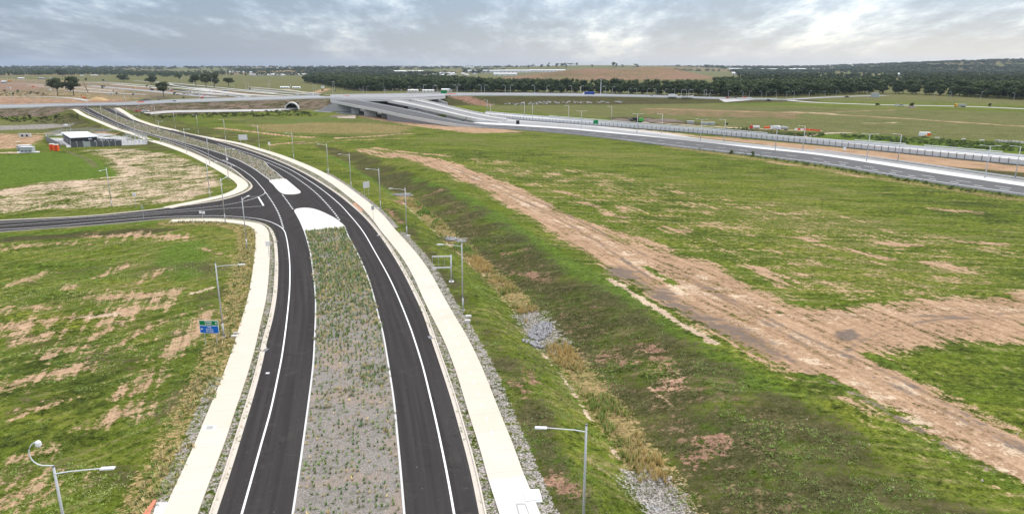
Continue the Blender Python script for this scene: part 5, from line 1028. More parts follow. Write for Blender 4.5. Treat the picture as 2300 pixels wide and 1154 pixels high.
for i,(px,py,w,h) in enumerate([(70,211,9,5),(84,212,7,4),(98,213,8,4),(262,212,8,4),(255,207,6,4),(300,214,8,4),(392,213,9,5),(412,222,7,4),(330,196,7,4),(150,196,6,3),(40,206,7,4),(30,213,9,4),(10,206,8,4),(66,264,10,6),(126,265,9,6),(96,267,7,4),(385,196,6,4),(230,200,6,4),(560,202,7,4),(725,205,8,4),(752,206,7,4)]):
    q=on(px,py); k=mpp(q); o=tree(h*k*1.1,w*k,800+i,130,max(.3,w*k*.07),'leaf_near',.02,5); o.name='bush'; tag(o,'low dark bush on the rough ground around the left building site and embankment','bush','bushes around the building site'); put(o,q)
sb3=region([(-60,214),(60,206),(120,214),(60,218)],60)+region([(380,214),(420,212),(500,217),(640,219),(560,217)],60)+region([(310,252.5),(640,249),(720,256),(700,262),(330,262)],260)+region([(-100,256),(150,254),(200,268),(-100,270)],120)
mass('verge_scrub',sb3,(.6,1.8),(2,5),'dark weeds and low scrub on the banks below the embankment road',.10,22,'leaf_near',4,'scrub')
rk2=region([(1130,233),(1250,228),(1400,229),(1400,232),(1250,233),(1140,237)],110)
VV=[];FF=[]
for (x,y) in rk2:
    o=len(VV); z=Hs(x,y); s_=rnd.uniform(.5,1.2)
    for i in range(5): a=i*1.2566+rnd.random(); VV.append((x+math.cos(a)*s_*1.6,y+math.sin(a)*s_,z-.2))
    for i in range(5): a=i*1.2566+rnd.random(); VV.append((x+math.cos(a)*s_*.9,y+math.sin(a)*s_*.6,z+s_*.6))
    FF+=[(o+i,o+(i+1)%5,o+5+(i+1)%5,o+5+i) for i in range(5)]+[tuple(o+5+i for i in range(5))]
tag(mk('bank_rocks',VV,FF,'rock'),'pale rocks strewn along the foot of the dark green embankment right of the bridge','rocks',None,'stuff')
# ------------------------------------------------------------ vehicles and plant
def face_to(o,q,rz,s=1.0,dz=0.0): o.location=(q.x,q.y,q.z+dz); o.rotation_euler=(0,0,R(rz)); o.scale=(s,s,s); return o
def wheels(e,xs,y,r,w=.25):
    for x in xs:
        for s in (-1,1): 
            t=MB().wheel(x,s*y,r,r,w).build('wheel','rubber',e,False); MB().wheel(x,s*(y+.02),r,r*.5,w).build('rim','steel',t)
def ute(body='white',tray=True):
    e=empty('utility_vehicle',(0,0,0)); MB().box(0,0,.45,5.1,1.8,.55,.08).build('body',body,e); MB().box(.35,0,1.0,2.3,1.65,.75,.08,taper=.82).build('cab','glass_dark',e); MB().box(.3,0,1.76,1.6,1.3,.05,.01).build('roof',body,e)
    if tray: MB().box(-1.7,0,1.0,1.7,1.75,.45,.05).build('tray','steel',e)
    wheels(e,(-1.55,1.6),.8,.36); return e
def car(body='white'):
    e=empty('parked_car',(0,0,0)); MB().box(0,0,.35,4.4,1.8,.55,.12).build('body',body,e); MB().box(-.2,0,.9,2.5,1.6,.55,.08,taper=.75).build('cabin','glass_dark',e); MB().box(-.2,0,1.46,1.8,1.15,.04,.01).build('roof',body,e); wheels(e,(-1.35,1.35),.82,.33); return e
def truck(cab='white',load='white',L=8.0,h=2.6,kind='box',name='truck'):
    e=empty(name,(0,0,0)); MB().box(0,0,.75,L,.9,.3,.03).build('chassis','steel_dark',e); c=MB().box(L/2-.9,0,.7,1.9,2.4,2.2,.15,taper=.95).build('cab',cab,e); MB().box(L/2+.03,0,1.9,.06,2.1,.8).build('windscreen','glass_dark',c)
    if kind=='box': MB().box(-1.0,0,1.1,L-2.4,2.45,h,.05).build('cargo_box',load,e)
    elif kind=='tank': MB().tube([(-L/2,0,2.2),(-L/2+.2,0,2.2),(L/2-2.6,0,2.2),(L/2-2.4,0,2.2)],[.7,1.15,1.15,.7],14).build('tank',load,e,True)
    elif kind=='tipper': MB().box(-1.0,0,1.1,L-2.4,2.45,1.5,.05,taper=1.06).build('tipper_body',load,e)
    wheels(e,(-L/2+.9,-L/2+2.1,L/2-1.1),1.0,.5,.3); return e
def excavator(col='yellow'):
    e=empty('excavator',(0,0,0))
    for s in (-1,1): MB().prism([(-2,.0),(2,.0),(2.3,.45),(2,.9),(-2,.9),(-2.3,.45)],s*1.25-.3,s*1.25+.3).build('track','rubber',e)
    MB().box(-.4,0,1.0,3.4,2.6,1.2,.12).build('house',col,e); c=MB().box(.75,.75,1.9,1.3,1.0,1.3,.08,taper=.9).build('cab',col,e); MB().box(1.25,.75,2.3,.35,.9,.7).build('window','glass_dark',c)
    b=MB().tube([(1.2,-.2,1.9),(3.0,-.2,4.6),(5.2,-.2,5.2)],[.38,.34,.26],6).build('boom',col,e); s=MB().tube([(5.2,-.2,5.4),(6.2,-.2,2.2)],[.28,.18],6).build('stick',col,e); MB().prism([(5.7,1.9),(6.6,2.1),(6.8,1.2),(6.1,.7),(5.6,1.0)],-.8,.4).build('bucket','steel_dark',s); return e
def dumper(col='yellow'):
    e=empty('dump_truck',(0,0,0)); MB().prism([(-4,1.4),(-4.3,3.0),(1.2,3.2),(1.0,1.6)],-1.5,1.5).build('body',col,e); c=MB().box(2.6,0,1.1,2.4,2.4,2.0,.2,taper=.85).build('cab',col,e); MB().box(3.4,0,2.1,.9,2.2,.6).build('window','glass_dark',c); wheels(e,(-3,-1.4,2.6),1.25,.85,.6); return e
UTE=None
def place(mk_,px,py,rz,label,cat,group=None,s=1.0,dz=0.0):
    q=on(px,py); o=mk_() if callable(mk_) else copy_tree(mk_); tag(o,label,cat,group); return face_to(o,q,rz,s,dz)
ROADZ=.2
place(ute,392,230.5,3,'white utility vehicle on the embankment road left of the culvert','utility vehicle',dz=.2); place(lambda:ute('white'),327,252,5,'white utility vehicle parked at the start of the lower loop path','utility vehicle',dz=.3)
place(lambda:car('red'),309,252,8,'small red car behind the white one at the start of the lower loop path','car',dz=.3); place(ute,248,213.5,12,'white utility vehicle on the building site right of the sand pile','utility vehicle',s=1.15)
place(lambda:car('black'),358,226,10,'dark car on the far side of the embankment road by the lone tree','car'); place(lambda:car('white'),272,188,0,'small white car high on the motorway works at the left','car',s=1.3); place(lambda:ute('white'),204,189.5,0,'white pickup among the motorway works behind the bare trunk','utility vehicle',s=1.2)
place(lambda:excavator('orange'),190,221.5,160,'orange excavator at the left end of the sand pile','excavator',s=.8); place(lambda:excavator('black'),342,203.5,150,'dark excavator left of the lone tree','excavator',s=1.2); place(lambda:excavator('red'),454,222,20,'red and dark machine standing on the embankment road edge','excavator',s=.8)
place(lambda:dumper('yellow'),22,184,0,'yellow dump truck at the far left of the site','dump truck',s=1.2); place(lambda:dumper('black'),232,196,0,'dark dump truck on the haul road behind the pair of trees','dump truck',s=.9)
place(lambda:truck('white','blue',14,2.9,'box'),1322,214.5,178,'blue box truck with a white cab on the embankment road','truck',dz=.2,s=.95); place(car,1274,212.5,0,'white car ahead of the blue truck on the embankment road','car',dz=.2,s=1.2)
place(lambda:truck('white','white',9),1511,220.5,0,'white box truck on the embankment road, right of the blue truck','truck',dz=.1,s=1.1); place(lambda:truck('white','offwhite',8,1.2,'tipper'),1536,221.5,160,'white tipper truck, first of two beyond the white box truck','truck',s=1.0); place(lambda:truck('white','white',7,1.6,'tipper'),1550,221.5,20,'white tipper truck, second of two beyond the white box truck','truck')
for i,(px,py,c,l) in enumerate([(1464,218.5,'white','white car on the embankment road left of the white box truck'),(1635,222.5,'red','red car in the traffic group before the woodland'),(1643,223.5,'white','white car right of the red one in the traffic group'),(1651,222.5,'black','black car at the right of the traffic group'),(1672,220.5,'orange','orange car beyond the traffic group'),(1683,221.5,'white','white car right of the orange one beyond the traffic group'),(1902,219.5,'black','dark car with a load on the far right side road'),(2014,238.5,'white','white car on the far right road left of the small round tree'),(2024,239.5,'steel','grey car touching the white one left of the small round tree'),(1597,221,'white','white car between the trucks and the traffic group'),(1726,227,'black','dark car alone on the pale forecourt by the far road')]): place(lambda:car(c),px,py,5,l,'car',s=1.35)
place(lambda:truck('yellow','kiosk_grey',9,1.2,'tipper'),2156,241,178,'yellow and grey truck on the far right road','truck',s=1.1)
place(lambda:truck('red','white',7.5,1.4,'box'),1695,290,175,'red and white truck, leftmost of the row beyond the raised roadway','truck',s=.8)
place(lambda:truck('orange','orange',6,1,'tipper'),1722,290,0,'small orange truck second from the left in the row','truck',s=.6); place(lambda:truck('white','white',8,2.4),1741,292,178,'white box truck in the middle of the row, left one of two','truck',s=.75); place(lambda:truck('white','steel',8,2.0,'tipper'),1758,292.5,178,'white truck with a grey body, right one of two in the row','truck',s=.75)
# water-filled barriers and small plant in the row
def barrier_row(x0,y0,x1,y1,n,cols,label):
    for i in range(n):
        f=i/max(1,n-1); q=on(x0+(x1-x0)*f,y0+(y1-y0)*f); e=empty('plastic_barrier',(q.x,q.y,q.z),R(-12),f'{label[0]} {cols[i%len(cols)]} barrier, {["first","second","third","fourth","fifth"][i]} from left, {label[1]}','barrier',label[2])
        c=cols[i%len(cols)]; MB().prism([(-.3,0),(.3,0),(.12,.5),(.1,1.0),(-.1,1.0),(-.12,.5)],-1.1,1.1).build('shell',c,e).rotation_euler=(0,0,R(90)); MB().box(0,0,.98,.25,.25,.08,.02).build('cap','white',e)
barrier_row(1789,292,1809,293,4,['white','red'],('stacked','beyond the two white trucks','barriers in the plant row'))
barrier_row(1818,293.5,1838,295,4,['orange','red'],('loose','at the right end of the plant row','orange barriers at the end of the plant row'))
barrier_row(766,218.5,783,217,5,['orange'],('small','on the bridge approach by the loop','orange barriers by the bridge')); barrier_row(310,231,322,230.7,4,['orange'],('small','on the road at the far junction','orange barriers at the far junction')); barrier_row(1007,212.5,1021,212,4,['orange'],('small','on the embankment road right of the bridge','orange barriers right of the bridge'))
q=on(2076,308); e=empty('generator_trailer',(q.x,q.y,q.z),R(175),'white, orange and yellow enclosed trailer alone on the field beyond the highway','trailer'); MB().box(0,0,.7,5.4,2.3,2.0,.1).build('body','white',e); MB().box(-1.75,0,.72,1.95,2.36,1.6,.05).build('end_panel','orange',e); MB().box(-.3,0,.66,2.2,2.38,.5,.03).build('side_panel','yellow',e); MB().box(.6,-1.17,1.6,1.0,.06,.7).build('window','glass_dark',e); wheels(e,(-.6,.6),1.0,.4); MB().tube([(2.7,0,.6),(4.0,0,.5)],.06,6).build('drawbar','steel_dark',e)
for i,(px,py,w,c) in enumerate([(2105,310.5,2.4,'concrete_light'),(2164,313.5,1.8,'concrete_light'),(2205,316,2.2,'concrete_light'),(2237,318,1.1,'concrete_grey'),(2244,318.5,1.1,'concrete_light'),(2251,319,1.1,'concrete_light'),(2259,319.5,1.2,'concrete_light'),(2267,320,1.1,'concrete_grey'),(2276,320.5,1.1,'concrete_light'),(2284,321,1.1,'concrete_light'),(2294,322,1.6,'concrete_light')]):
    nm=['flat slab nearest the orange and white trailer','low slab, second from the trailer','larger square slab before the run of blocks','first block of the close run at the right edge','second block of the close run','third block of the close run','fourth block of the close run','fifth block of the close run','sixth block of the close run','seventh block of the close run','last long block at the right edge of the close run'][i]
    o=lump('concrete_block','pale concrete '+nm+' beyond the highway','block',px,py,w,1.2,.5 if i<3 else .95,c,rz=-.15); o['group']='concrete blocks beyond the highway'
for px,py,w,l in ((1551,278,4.8,'long grey concrete culvert unit, leftmost of three on the pale track'),(1584,281,4.4,'grey concrete culvert unit, middle of three on the pale track'),(1599,281,3.6,'grey concrete culvert unit, right of three on the pale track')):
    q=on(px,py); e=empty('culvert_unit',(q.x,q.y,q.z),R(-10),l,'concrete unit','culvert units on the pale track'); MB().box(0,0,.0,w,2.0,.25).build('base','concrete_grey',e); MB().box(0,0,1.65,w,2.0,.25,.02).build('top','concrete_light',e); MB().box(0,-.9,.253,w-.02,.2,1.395).build('wall','kiosk_grey',e); MB().box(0,.9,.253,w-.02,.2,1.395).build('wall','kiosk_grey',e)
lump('steel_bin','small black bin at the end of the culvert units','bin',1632,281,1.6,1.4,1.4,'black'); 
def heap(name,label,pts,h,m,sd=1):
    """loose pile: an uneven mound over a picture outline (centre, width, depth)"""
    (px,py,rx,ry,rz)=pts; q=on(px,py); V=[];Fc=[]; nr,na=7,26; r=random.Random(sd)
    ph=[r.uniform(0,6.28) for _ in range(4)]
    for i in range(nr+1):
        f=i/nr
        for k in range(na):
            a=2*math.pi*k/na; w=1+.12*math.sin(3*a+ph[0])+.08*math.sin(5*a+ph[1]); X=math.cos(a)*rx*f*w; Y=math.sin(a)*ry*f*w; z=h*(1-f**1.6)*(1+.18*math.sin(2*a+ph[2])*f+.10*r.uniform(-1,1))-(.2 if i==nr else 0); V.append((X,Y,z))
    for i in range(nr):
        for k in range(na): j=(k+1)%na; Fc.append((i*na+k,(i+1)*na+k,(i+1)*na+j,i*na+j))
    o=mk(name,V,Fc,m,None,True); o.location=q; o.rotation_euler=(0,0,R(rz)); return tag(o,label,'pile')
heap('sand_pile','long tan sand pile beside the orange excavator',(219,226,12,6,0),4.0,'sand_pile',1); heap('soil_pile','black soil pile behind the embankment road near the lone tree',(328,227,8,4,0),2.2,'black',2)
heap('spoil_heap','wide grey brown spoil heap left of the green machine',(1392,272,9,5,-8),1.7,'spoil',3); heap('spoil_heap','dark brown spoil heap right of the green machine, topped with weeds',(1490,273.5,13,5,-8),2.0,'spoil',4); heap('spoil_heap','brown spoil heap just right of the green machine',(1455,271,6,4,-8),1.6,'spoil',5); heap('spoil_heap','small dark mound carrying the little round tree',(2047,243,5,4,0),2.0,'spoil',6); heap('sand_heap','pale sand heap at the foot of the green machine',(1448,277,3.2,1.6,-8),1.1,'track_pale',7); heap('spoil_heap','brown mound left of the lower bridge piers',(765,262,10,5,0),1.3,'spoil',8)
q=on(1436,275); e=empty('crushing_machine',(q.x,q.y,q.z),R(170),'dark crushing machine with a bright green end among the spoil heaps','machine'); MB().box(-1.2,0,.6,3.2,2.4,2.3,.15).build('engine_house','green_machine',e); MB().prism([(.5,1.0),(4.2,1.4),(5,3.4),(1.2,3.0)],-1.1,1.1).build('hopper','black',e); MB().tube([(4.6,0,1.5),(8.4,0,3.2)],.35,6).build('conveyor','steel_dark',e)
for s in (-1,1): MB().prism([(-2.4,.0),(2.6,.0),(2.9,.4),(2.6,.8),(-2.4,.8)],s*1.0-.25,s*1.0+.25).build('track','rubber',e)
place(lambda:excavator('black'),1418,272.5,10,'small black excavator left of the green machine','excavator',s=.55)
# rows of parked site vehicles and long white covers behind the bridge
u0=ute(); names=['leftmost','second','third','fourth','fifth','sixth','seventh','eighth','ninth','tenth','eleventh','last']
for i in range(12):
    px=806+i*8.6+rnd.uniform(-1.5,1.5); py=203.2+(i%2)*1.1; o=u0 if i==0 else copy_tree(u0); face_to(o,on(px,py),rnd.choice((80,100,20)),1.25); tag(o,f'{names[i]} of the row of white vehicles parked behind the overpass','utility vehicle','white vehicles parked behind the overpass')
for i,(px,py,w,d,l) in enumerate([(928,206,16,8,'leftmost long white site shed behind the overpass'),(962,206.5,18,8,'second long white site shed behind the overpass'),(1004,206,17,9,'third and tallest long white site shed behind the overpass'),(1040,205.5,16,8,'rightmost long white site shed behind the overpass'),(640,198.5,16,5,'left white site shed on the open grassland'),(666,199,14,5,'right white site shed on the open grassland'),(212,170,26,8,'long white row of sheds left of the dark belt'),(184,170.5,10,7,'short white shed left of the long white row')]):
    q=on(px,py); h=3.0 if i!=2 else 4.2; e=empty('site_shed',(q.x,q.y,q.z),R(rnd.uniform(-4,4)),l,'shed'); MB().box(0,0,0,w,d,h*.8).build('wall','white',e); MB().prism([(-d/2-.3,h*.8+.01),(0,h*1.12),(d/2+.3,h*.8+.01)],-w/2-.3,w/2+.3).build('roof','white',e).rotation_euler=(0,0,R(90)); 
    for k in (-.3,0,.3): MB().box(w*k,-d/2-.03,.4,1.6,.05,1.6).build('door','steel_dark',e)
for px,py,w,h,d,l,m in ((1965,219,6,5,6,'small grey site building on the far right side road','kiosk_grey'),(235,184,6.5,3,5,'dark open shelter on posts on the building site','wall_dark'),(725,198.5,4,4,3,'white domed tank on the open grassland','white')):
    q=on(px,py); e=empty('site_hut',(q.x,q.y,q.z),0,l,'hut'); MB().box(0,0,0 if 'dark' not in l else h-1.2,w*1.3,d,h if 'dark' not in l else 1.0,.1,taper=.98).build('wall',m,e); MB().box(0,0,h+.02,w*1.38,d+.5,.2,.05).build('roof','steel',e)
    if 'dark' in l:
        for sx in (-1,1): MB().box(sx*w*.5,0,0,.3,.3,h-1.2).build('post','steel',e)
# sheds, machines and masts scattered over the building site
for i,(px,py,w,l) in enumerate([(48,178.5,16,'low grey shed with a light roof at the far left of the site'),(94,178.5,15,'arched dark roofed shed right of the light roofed one'),(118,179,10,'dark low shed right of the arched one'),(10,187,9,'small white roofed shed at the left edge')]):
    q=on(px,py); e=empty('site_shed',(q.x,q.y,q.z),R(rnd.uniform(-15,15)),l,'shed'); MB().box(0,0,0,w,10,3.5).build('wall','fence_grey' if i else 'concrete_grey',e); MB().prism([(-5.5,3.52),(0,5.4),(5.5,3.52)],-w/2-.4,w/2+.4).build('roof','offwhite' if i in(0,3) else 'roof_grey',e).rotation_euler=(0,0,R(90))
for i,(px,py,w,h,m,l) in enumerate([(75,196,7,3,'orange','small orange machine on the red earth left of the pair of trees'),(112,203,6,3,'white','white box on the building site below the pair of trees'),(302,199,7,3,'yellow','small yellow machine on the motorway works'),(430,209,6,3,'white','white box beside the motorway strips'),(472,207.5,8,3,'white','white cabin beside the motorway strips'),(505,205,7,3,'blue','blue cabin beside the motorway strips'),(700,213,10,3,'white','white cabin on the road works left of the bridge'),(668,214,7,3,'offwhite','pale cabin on the road works above the culvert'),(20,199,10,3,'offwhite','pale cabin on the red earth at the far left'),(385,205,6,3,'red','red container on the motorway works right of the lone tree')]):
    q=on(px,py); k=mpp(q); e=empty('site_cabin',(q.x,q.y,q.z),R(rnd.uniform(-20,20)),l,'cabin'); MB().box(0,0,0,w*k*.8,3,h*k*.8,.1).build('body',m,e); MB().box(0,-1.55,.3,1.2,.08,h*k*.5).build('door','steel_dark',e); MB().box(0,0,h*k*.8+.01,w*k*.84,3.3,.12).build('roof','offwhite',e)
mp0=None
for i,(px,py,h) in enumerate([(9,180,14),(17,181,14),(33,178,12),(57,184,26),(60,182,22),(28,180,10),(120,231,17),(127,230,16),(30,234,18),(78,233,14),(265,221,16),(302,220,17),(306,221,17),(279,222,13),(409,190,14),(477,202,17),(553,205,12),(559,204,12),(606,208,18),(603,208,14),(654,211,16),(704,208,15),(709,207,12),(748,213,20),(752,212,19),(768,214,10),(816,212,12),(436,199,12),(448,222,14),(527,212,14),(585,211,12),(384,208,12)]):
    q=on(px,py); o=empty('light_mast',(q.x,q.y,q.z)) if mp0 is None else copy_tree(mp0)
    if mp0 is None: MB().tube([(0,0,0),(0,0,14)],[.22,.14],6).build('pole','steel',o); MB().tube([(0,0,13.8),(2.4,0,14.1)],[.1,.09],5).build('arm','steel',o); MB().box(2.8,0,14,1.1,.4,.15).build('lamp_head','lamp_white',o); mp0=o
    o.location=q; k=h*q.y/F*1.55/14*0.9; k=min(max(k,.6),1.9); o.scale=(1,1,k); o.rotation_euler=(0,0,rnd.choice((0,3.14,.6,2.5))); tag(o,'thin grey lamp mast on the motorway works behind the embankment road','light mast','lamp masts over the motorway works')
# ------------------------------------------------------------ highway and far road lamps
def dbl_lamp(double):
    e=empty('highway_lamp',(0,0,0)); h=11.3; MB().tube([(0,0,0),(0,0,h)],[.2,.12],8).build('pole','steel',e,True); MB().box(0,0,-.1,.7,.7,.35,.03).build('footing','concrete_light',e)
    for s in ((-1,1) if double else (-1,)): MB().tube([(0,0,h-.15),(s*2.2,0,h+.1)],[.08,.06],6).build('arm','lamp_white',e); MB().box(s*2.7,0,h+.05,1.1,.36,.12,.02).build('lamp_head','lamp_white',e)
    return e
D1,D2=dbl_lamp(True),dbl_lamp(False); ud=us=False
nd=['farthest','second farthest','third farthest','fourth farthest','fourth nearest','third nearest','second nearest','nearest']
dl=[(1102,270),(1305,291),(1430.5,300),(1573,317),(1741,338),(1946,363),(2212,400)]; slp=[(1095,256),(1178,265),(1196,269.5),(1277,274),(1373,277),(1486,300),(1626,318),(1803,338),(2016,364),(2279,402)]
dn=['farthest','sixth nearest','fifth nearest','fourth nearest','third nearest','second nearest','nearest']; sn=['farthest','ninth nearest','eighth nearest','seventh nearest','sixth nearest','fifth nearest','fourth nearest','third nearest','second nearest','nearest']
for i,(a,b) in enumerate(dl): o=D1 if i==0 else copy_tree(D1); face_to(o,on(a,b),-20); tag(o,f'{dn[i]} twin-arm lamp in the white highway median','street lamp','twin-arm lamps in the highway median')
for i,(a,b) in enumerate(slp): o=D2 if i==0 else copy_tree(D2); face_to(o,on(a,b),-20); tag(o,f'{sn[i]} single-arm lamp on the far side of the highway','street lamp','single-arm lamps beyond the highway')
def crook():
    e=empty('road_lamp',(0,0,0)); MB().tube([(0,0,0),(0,0,9.5)],[.24,.18],6).build('pole','steel',e); MB().tube([(0,0,9.5),(.3,0,10.6),(1.1,0,11.3),(2.2,0,11.5),(3.2,0,11.1)],[.17,.16,.15,.14,.13],6).build('arm','steel',e); MB().box(3.5,0,10.8,1.2,.45,.22,.04).build('lamp_head','lamp_white',e); return e
C0=None
for i,(px,py,s) in enumerate([(824,210,1),(864,211,-1),(918,210,1),(945,211,-1),(951,212,1),(973,213,1),(982,213,-1),(1025,212,-1),(1028,212,1),(1081,211.5,-1),(1088,211.5,1),(1135,212,-1),(1146,212,1),(1201,212.5,-1),(1228,213,1),(1284,213.5,-1),(1304,214,1),(1360,215.5,-1),(1375,216,1),(1411,217,1),(1430,217.5,-1),(1453,218,1),(1473,218,-1),(1493,218,1),(1515,218.5,-1),(1530,219,1),(1541,219,-1),(1546,219,1),(1556,219.5,-1),(1581,220,1),(1586,220,-1),(1594,221,1),(1635,222,1),(1668,222,-1),(1682,222,1),(1710,222,-1),(1720,222,1),(1743,222,-1),(1766,222,1),(1783,221.5,-1),(1817,220.5,1),(1852,222,-1),(1877,221,1),(1948,222,-1),(2098,224,1),(2135,223,-1),(2202,223.5,1),(2277,226,-1)]):
    q=on(px,py); o=crook() if C0 is None else copy_tree(C0); C0=C0 or o; o.location=q; k=.88 if px<1400 else .78; o.scale=(k*(1 if s>0 else -1),k,k); o.rotation_euler=(0,0,rnd.uniform(-.3,.3)); tag(o,'grey lamp with a curved arm along the far road, against the dark woodland','street lamp','curved-arm lamps along the far road')
q=on(1349,214); e=empty('tall_mast',(q.x,q.y,q.z),0,'tallest pale mast on the embankment road, right of the blue truck','mast'); MB().tube([(0,0,0),(0,0,17)],[.4,.25],8).build('pole','lamp_white',e); MB().box(0,0,17,1.0,.6,.4).build('head','lamp_white',e)
board(1896,345,1.2,1.5,1.4,0,'small white twin-panel sign on the brown strip beside the highway',2,'white'); board(1338,287,3.2,2.4,2.4,10,'pale green sign between the highway and the raised roadway',2,'sign_green'); board(1163,283,2.2,2.6,1.0,0,'black square board on the pale pavement by the ramps',1,'black')
board(997,217,6,3.2,3,0,'green board on the embankment road right of the bridge',2,'sign_green')
q=on(1038,276); e=empty('road_works_machine',(q.x,q.y,q.z),R(20),'small black machine at the foot of the nearest ramp','machine'); MB().box(0,0,.5,3.0,1.8,1.5,.1).build('body','black',e); MB().tube([(1.2,0,1.4),(3.6,0,3.6)],.2,6).build('boom','black',e); wheels(e,(-1,1),.9,.5)
# ------------------------------------------------------------ fenced compound on the left
def wallseg(name,p,q,h,t,m,parent,c,z0=0.0):
    p,q=np.array(p)-c,np.array(q)-c; L=np.linalg.norm(q-p); o=MB().box(0,0,z0,L,t,h).build(name,m,parent); o.location=((p[0]+q[0])/2,(p[1]+q[1])/2,0); o.rotation_euler=(0,0,math.atan2(q[1]-p[1],q[0]-p[0])); return o
zr=4.4; RA,RB,RC,RD=[g(a,b,zr) for a,b in ((137,297),(196,295.3),(220,306),(157.5,309.3))]; c=(RA+RC)/2; e=empty('switch_building',(c[0],c[1],0),0,'dark building with a flat white roof inside the fenced compound','building')
ins_=lambda P,k:[c+(p-c)*k for p in P]; Wq=ins_([RA,RB,RC,RD],.94)
slab('wall',np.array(Wq)-c,0,zr-.35,'wall_dark',e); slab('roof',np.array([RA,RB,RC,RD])-c,zr-.34,zr,'roof_white',e); 
d=(Wq[2]-Wq[3]); n=np.array([d[1],-d[0]])/np.linalg.norm(d); 
for f,w,h,z,m,nm in ((.18,1.1,2.1,.1,'kiosk_grey','door'),(.72,1.6,.5,2.9,'white','panel'),(.45,1.1,2.1,.1,'kiosk_grey','door'),(.9,.5,.4,1.8,'white','panel')): p=Wq[3]+d*f+n*.05-c; o=MB().box(0,0,z,w,.08,h).build(nm,m,e); o.location=(p[0],p[1],0); o.rotation_euler=(0,0,math.atan2(d[1],d[0]))
for k in range(6): f=(k+.5)/6; p=Wq[0]+(Wq[3]-Wq[0])*f; p=p-c; o=MB().box(0,0,.6,.09,1.0,2.4).build('window','steel',e); dd=Wq[3]-Wq[0]; o.location=(p[0]-.06,p[1],0); o.rotation_euler=(0,0,math.atan2(dd[1],dd[0])-math.pi/2)
MB().tube([(0,0,zr),(0,0,zr+5.5)],.06,6).build('aerial','steel',e).location=((RA+RD)[0]/2-c[0]+3,(RA+RD)[1]/2-c[1],0)
FP=[g(a,b) for a,b in ((104,317),(136,333),(160,331.5),(274,327.5))]; c=FP[2]; e=empty('compound_fence',(c[0],c[1],0),0,'dark panelled fence with grey posts round the left and front of the compound','fence')
wallseg('solid_panel',FP[0],FP[1],2.6,.12,'fence_grey',e,c); 
for k in range(9):
    a,b=FP[2]+(FP[3]-FP[2])*k/8,FP[2]+(FP[3]-FP[2])*(k+1)/8; wallseg('panel' if k!=2 else 'gate',a+(b-a)*.03,b-(b-a)*.03,2.5,.1,'fence_dark' if k!=2 else 'kiosk_grey',e,c,.1) if k<8 else None; o=MB().box(a[0]-c[0],a[1]-c[1],0,.2,.2,2.9).build('post','steel',e)
tag(slab('ramp',[FP[1]*.2+g(150,325)*.8,g(131,315),g(136,314),g(162,331),g(150,332)],0,.35,'concrete_light'),'pale concrete ramp between the fence and the dark building','ramp')
def mesh_fence(pts,label,h=2.6,sp=2.6):
    P=resample(np.array([list(g(a,b)) for a,b in pts]),sp); c=P[0]; e=empty('wire_fence',(c[0],c[1],0),0,label,'fence')
    for i,p in enumerate(P): MB().tube([(p[0]-c[0],p[1]-c[1],0),(p[0]-c[0],p[1]-c[1],h)],.06,5).build('post','steel',e)
    mb=MB()
    for z in np.linspace(.1,h-.05,9): mb.tube([(p[0]-c[0],p[1]-c[1],z) for p in P],.022,3)
    for i in range(len(P)-1):
        for k in range(1,8): q=P[i]+(P[i+1]-P[i])*k/8; mb.tube([(q[0]-c[0],q[1]-c[1],.1),(q[0]-c[0],q[1]-c[1],h-.05)],.022,3)
    mb.build('mesh','steel',e)
mesh_fence([(274,327.5),(300,326),(331,325),(331,314),(290,300),(262,300)],'tall wire mesh fence round the right yard of the compound'); mesh_fence([(104,317),(104,309),(140,300),(200,297),(262,300)],'wire mesh fence behind the dark compound building')
st(slab('compound_yard',G([(106,318),(104,309),(140,299),(262,301),(330,315),(330,324.5),(274,327),(160,331)]),0,.05,'concrete_grey'))
for px,py,w,d,h,m,l in ((233,321,5,3,2.6,'white','white equipment cabinet beside the dark building'),(250,322,4.5,2.5,2.0,'wall_dark','dark transformer block beside the white cabinet'),(264,322,3.5,2.4,1.8,'fence_grey','grey transformer block nearest the wire yard')):
    q=on(px,py); e=empty('equipment_cabinet',(q.x,q.y,q.z),R(-8),l,'cabinet'); MB().box(0,0,.15,w,d,h,.08).build('body',m,e); MB().box(0,0,0,w+.4,d+.4,.14).build('plinth','concrete_light',e)
    for k in (-.25,.25): MB().box(w*k,-d/2-.02,.4,w*.3,.05,h*.7).build('door','steel',e)
for i,(px,py) in enumerate(((283,321),(292,320),(300,322),(309,319),(318,322),(289,316))):
    q=on(px,py); e=empty('switch_gear',(q.x,q.y,q.z),R(rnd.uniform(-20,20)),'grey steel electrical frame with insulators inside the wire yard','electrical frame','electrical frames in the wire yard')
    for s in (-1,1): MB().box(s*.9,0,0,.16,.16,3.4).build('post','steel',e)
    MB().box(0,0,3.4,2.6,.2,.2).build('beam','steel',e)
    for k in (-.9,0,.9): MB().tube([(k,0,3.6),(k,0,4.2)],[.09,.05],6).build('insulator','kiosk_grey',e)
for px,py,l in ((56,338.5,'grey metal kiosk with a white roof, left and farther of two on the grass'),(62.5,342,'grey metal kiosk with louvres, right and nearer of two on the grass')):
    q=on(px,py); e=empty('metal_kiosk',(q.x,q.y,q.z),R(2),l,'kiosk'); MB().box(0,0,-.05,7.6,3.2,.15).build('plinth','concrete_light',e); MB().box(0,0,.1,5.6,2.4,2.3,.05).build('body','kiosk_grey',e); MB().box(0,0,2.41,5.9,2.7,.14,.03).build('roof','white',e)
    for k in (-1.6,0,1.6): d_=MB().box(k,-1.22,.2,1.4,.05,2.0).build('door','kiosk_grey',e); MB().box(k,-1.27,.35,1.0,.05,.7).build('louvre','fence_dark',d_)
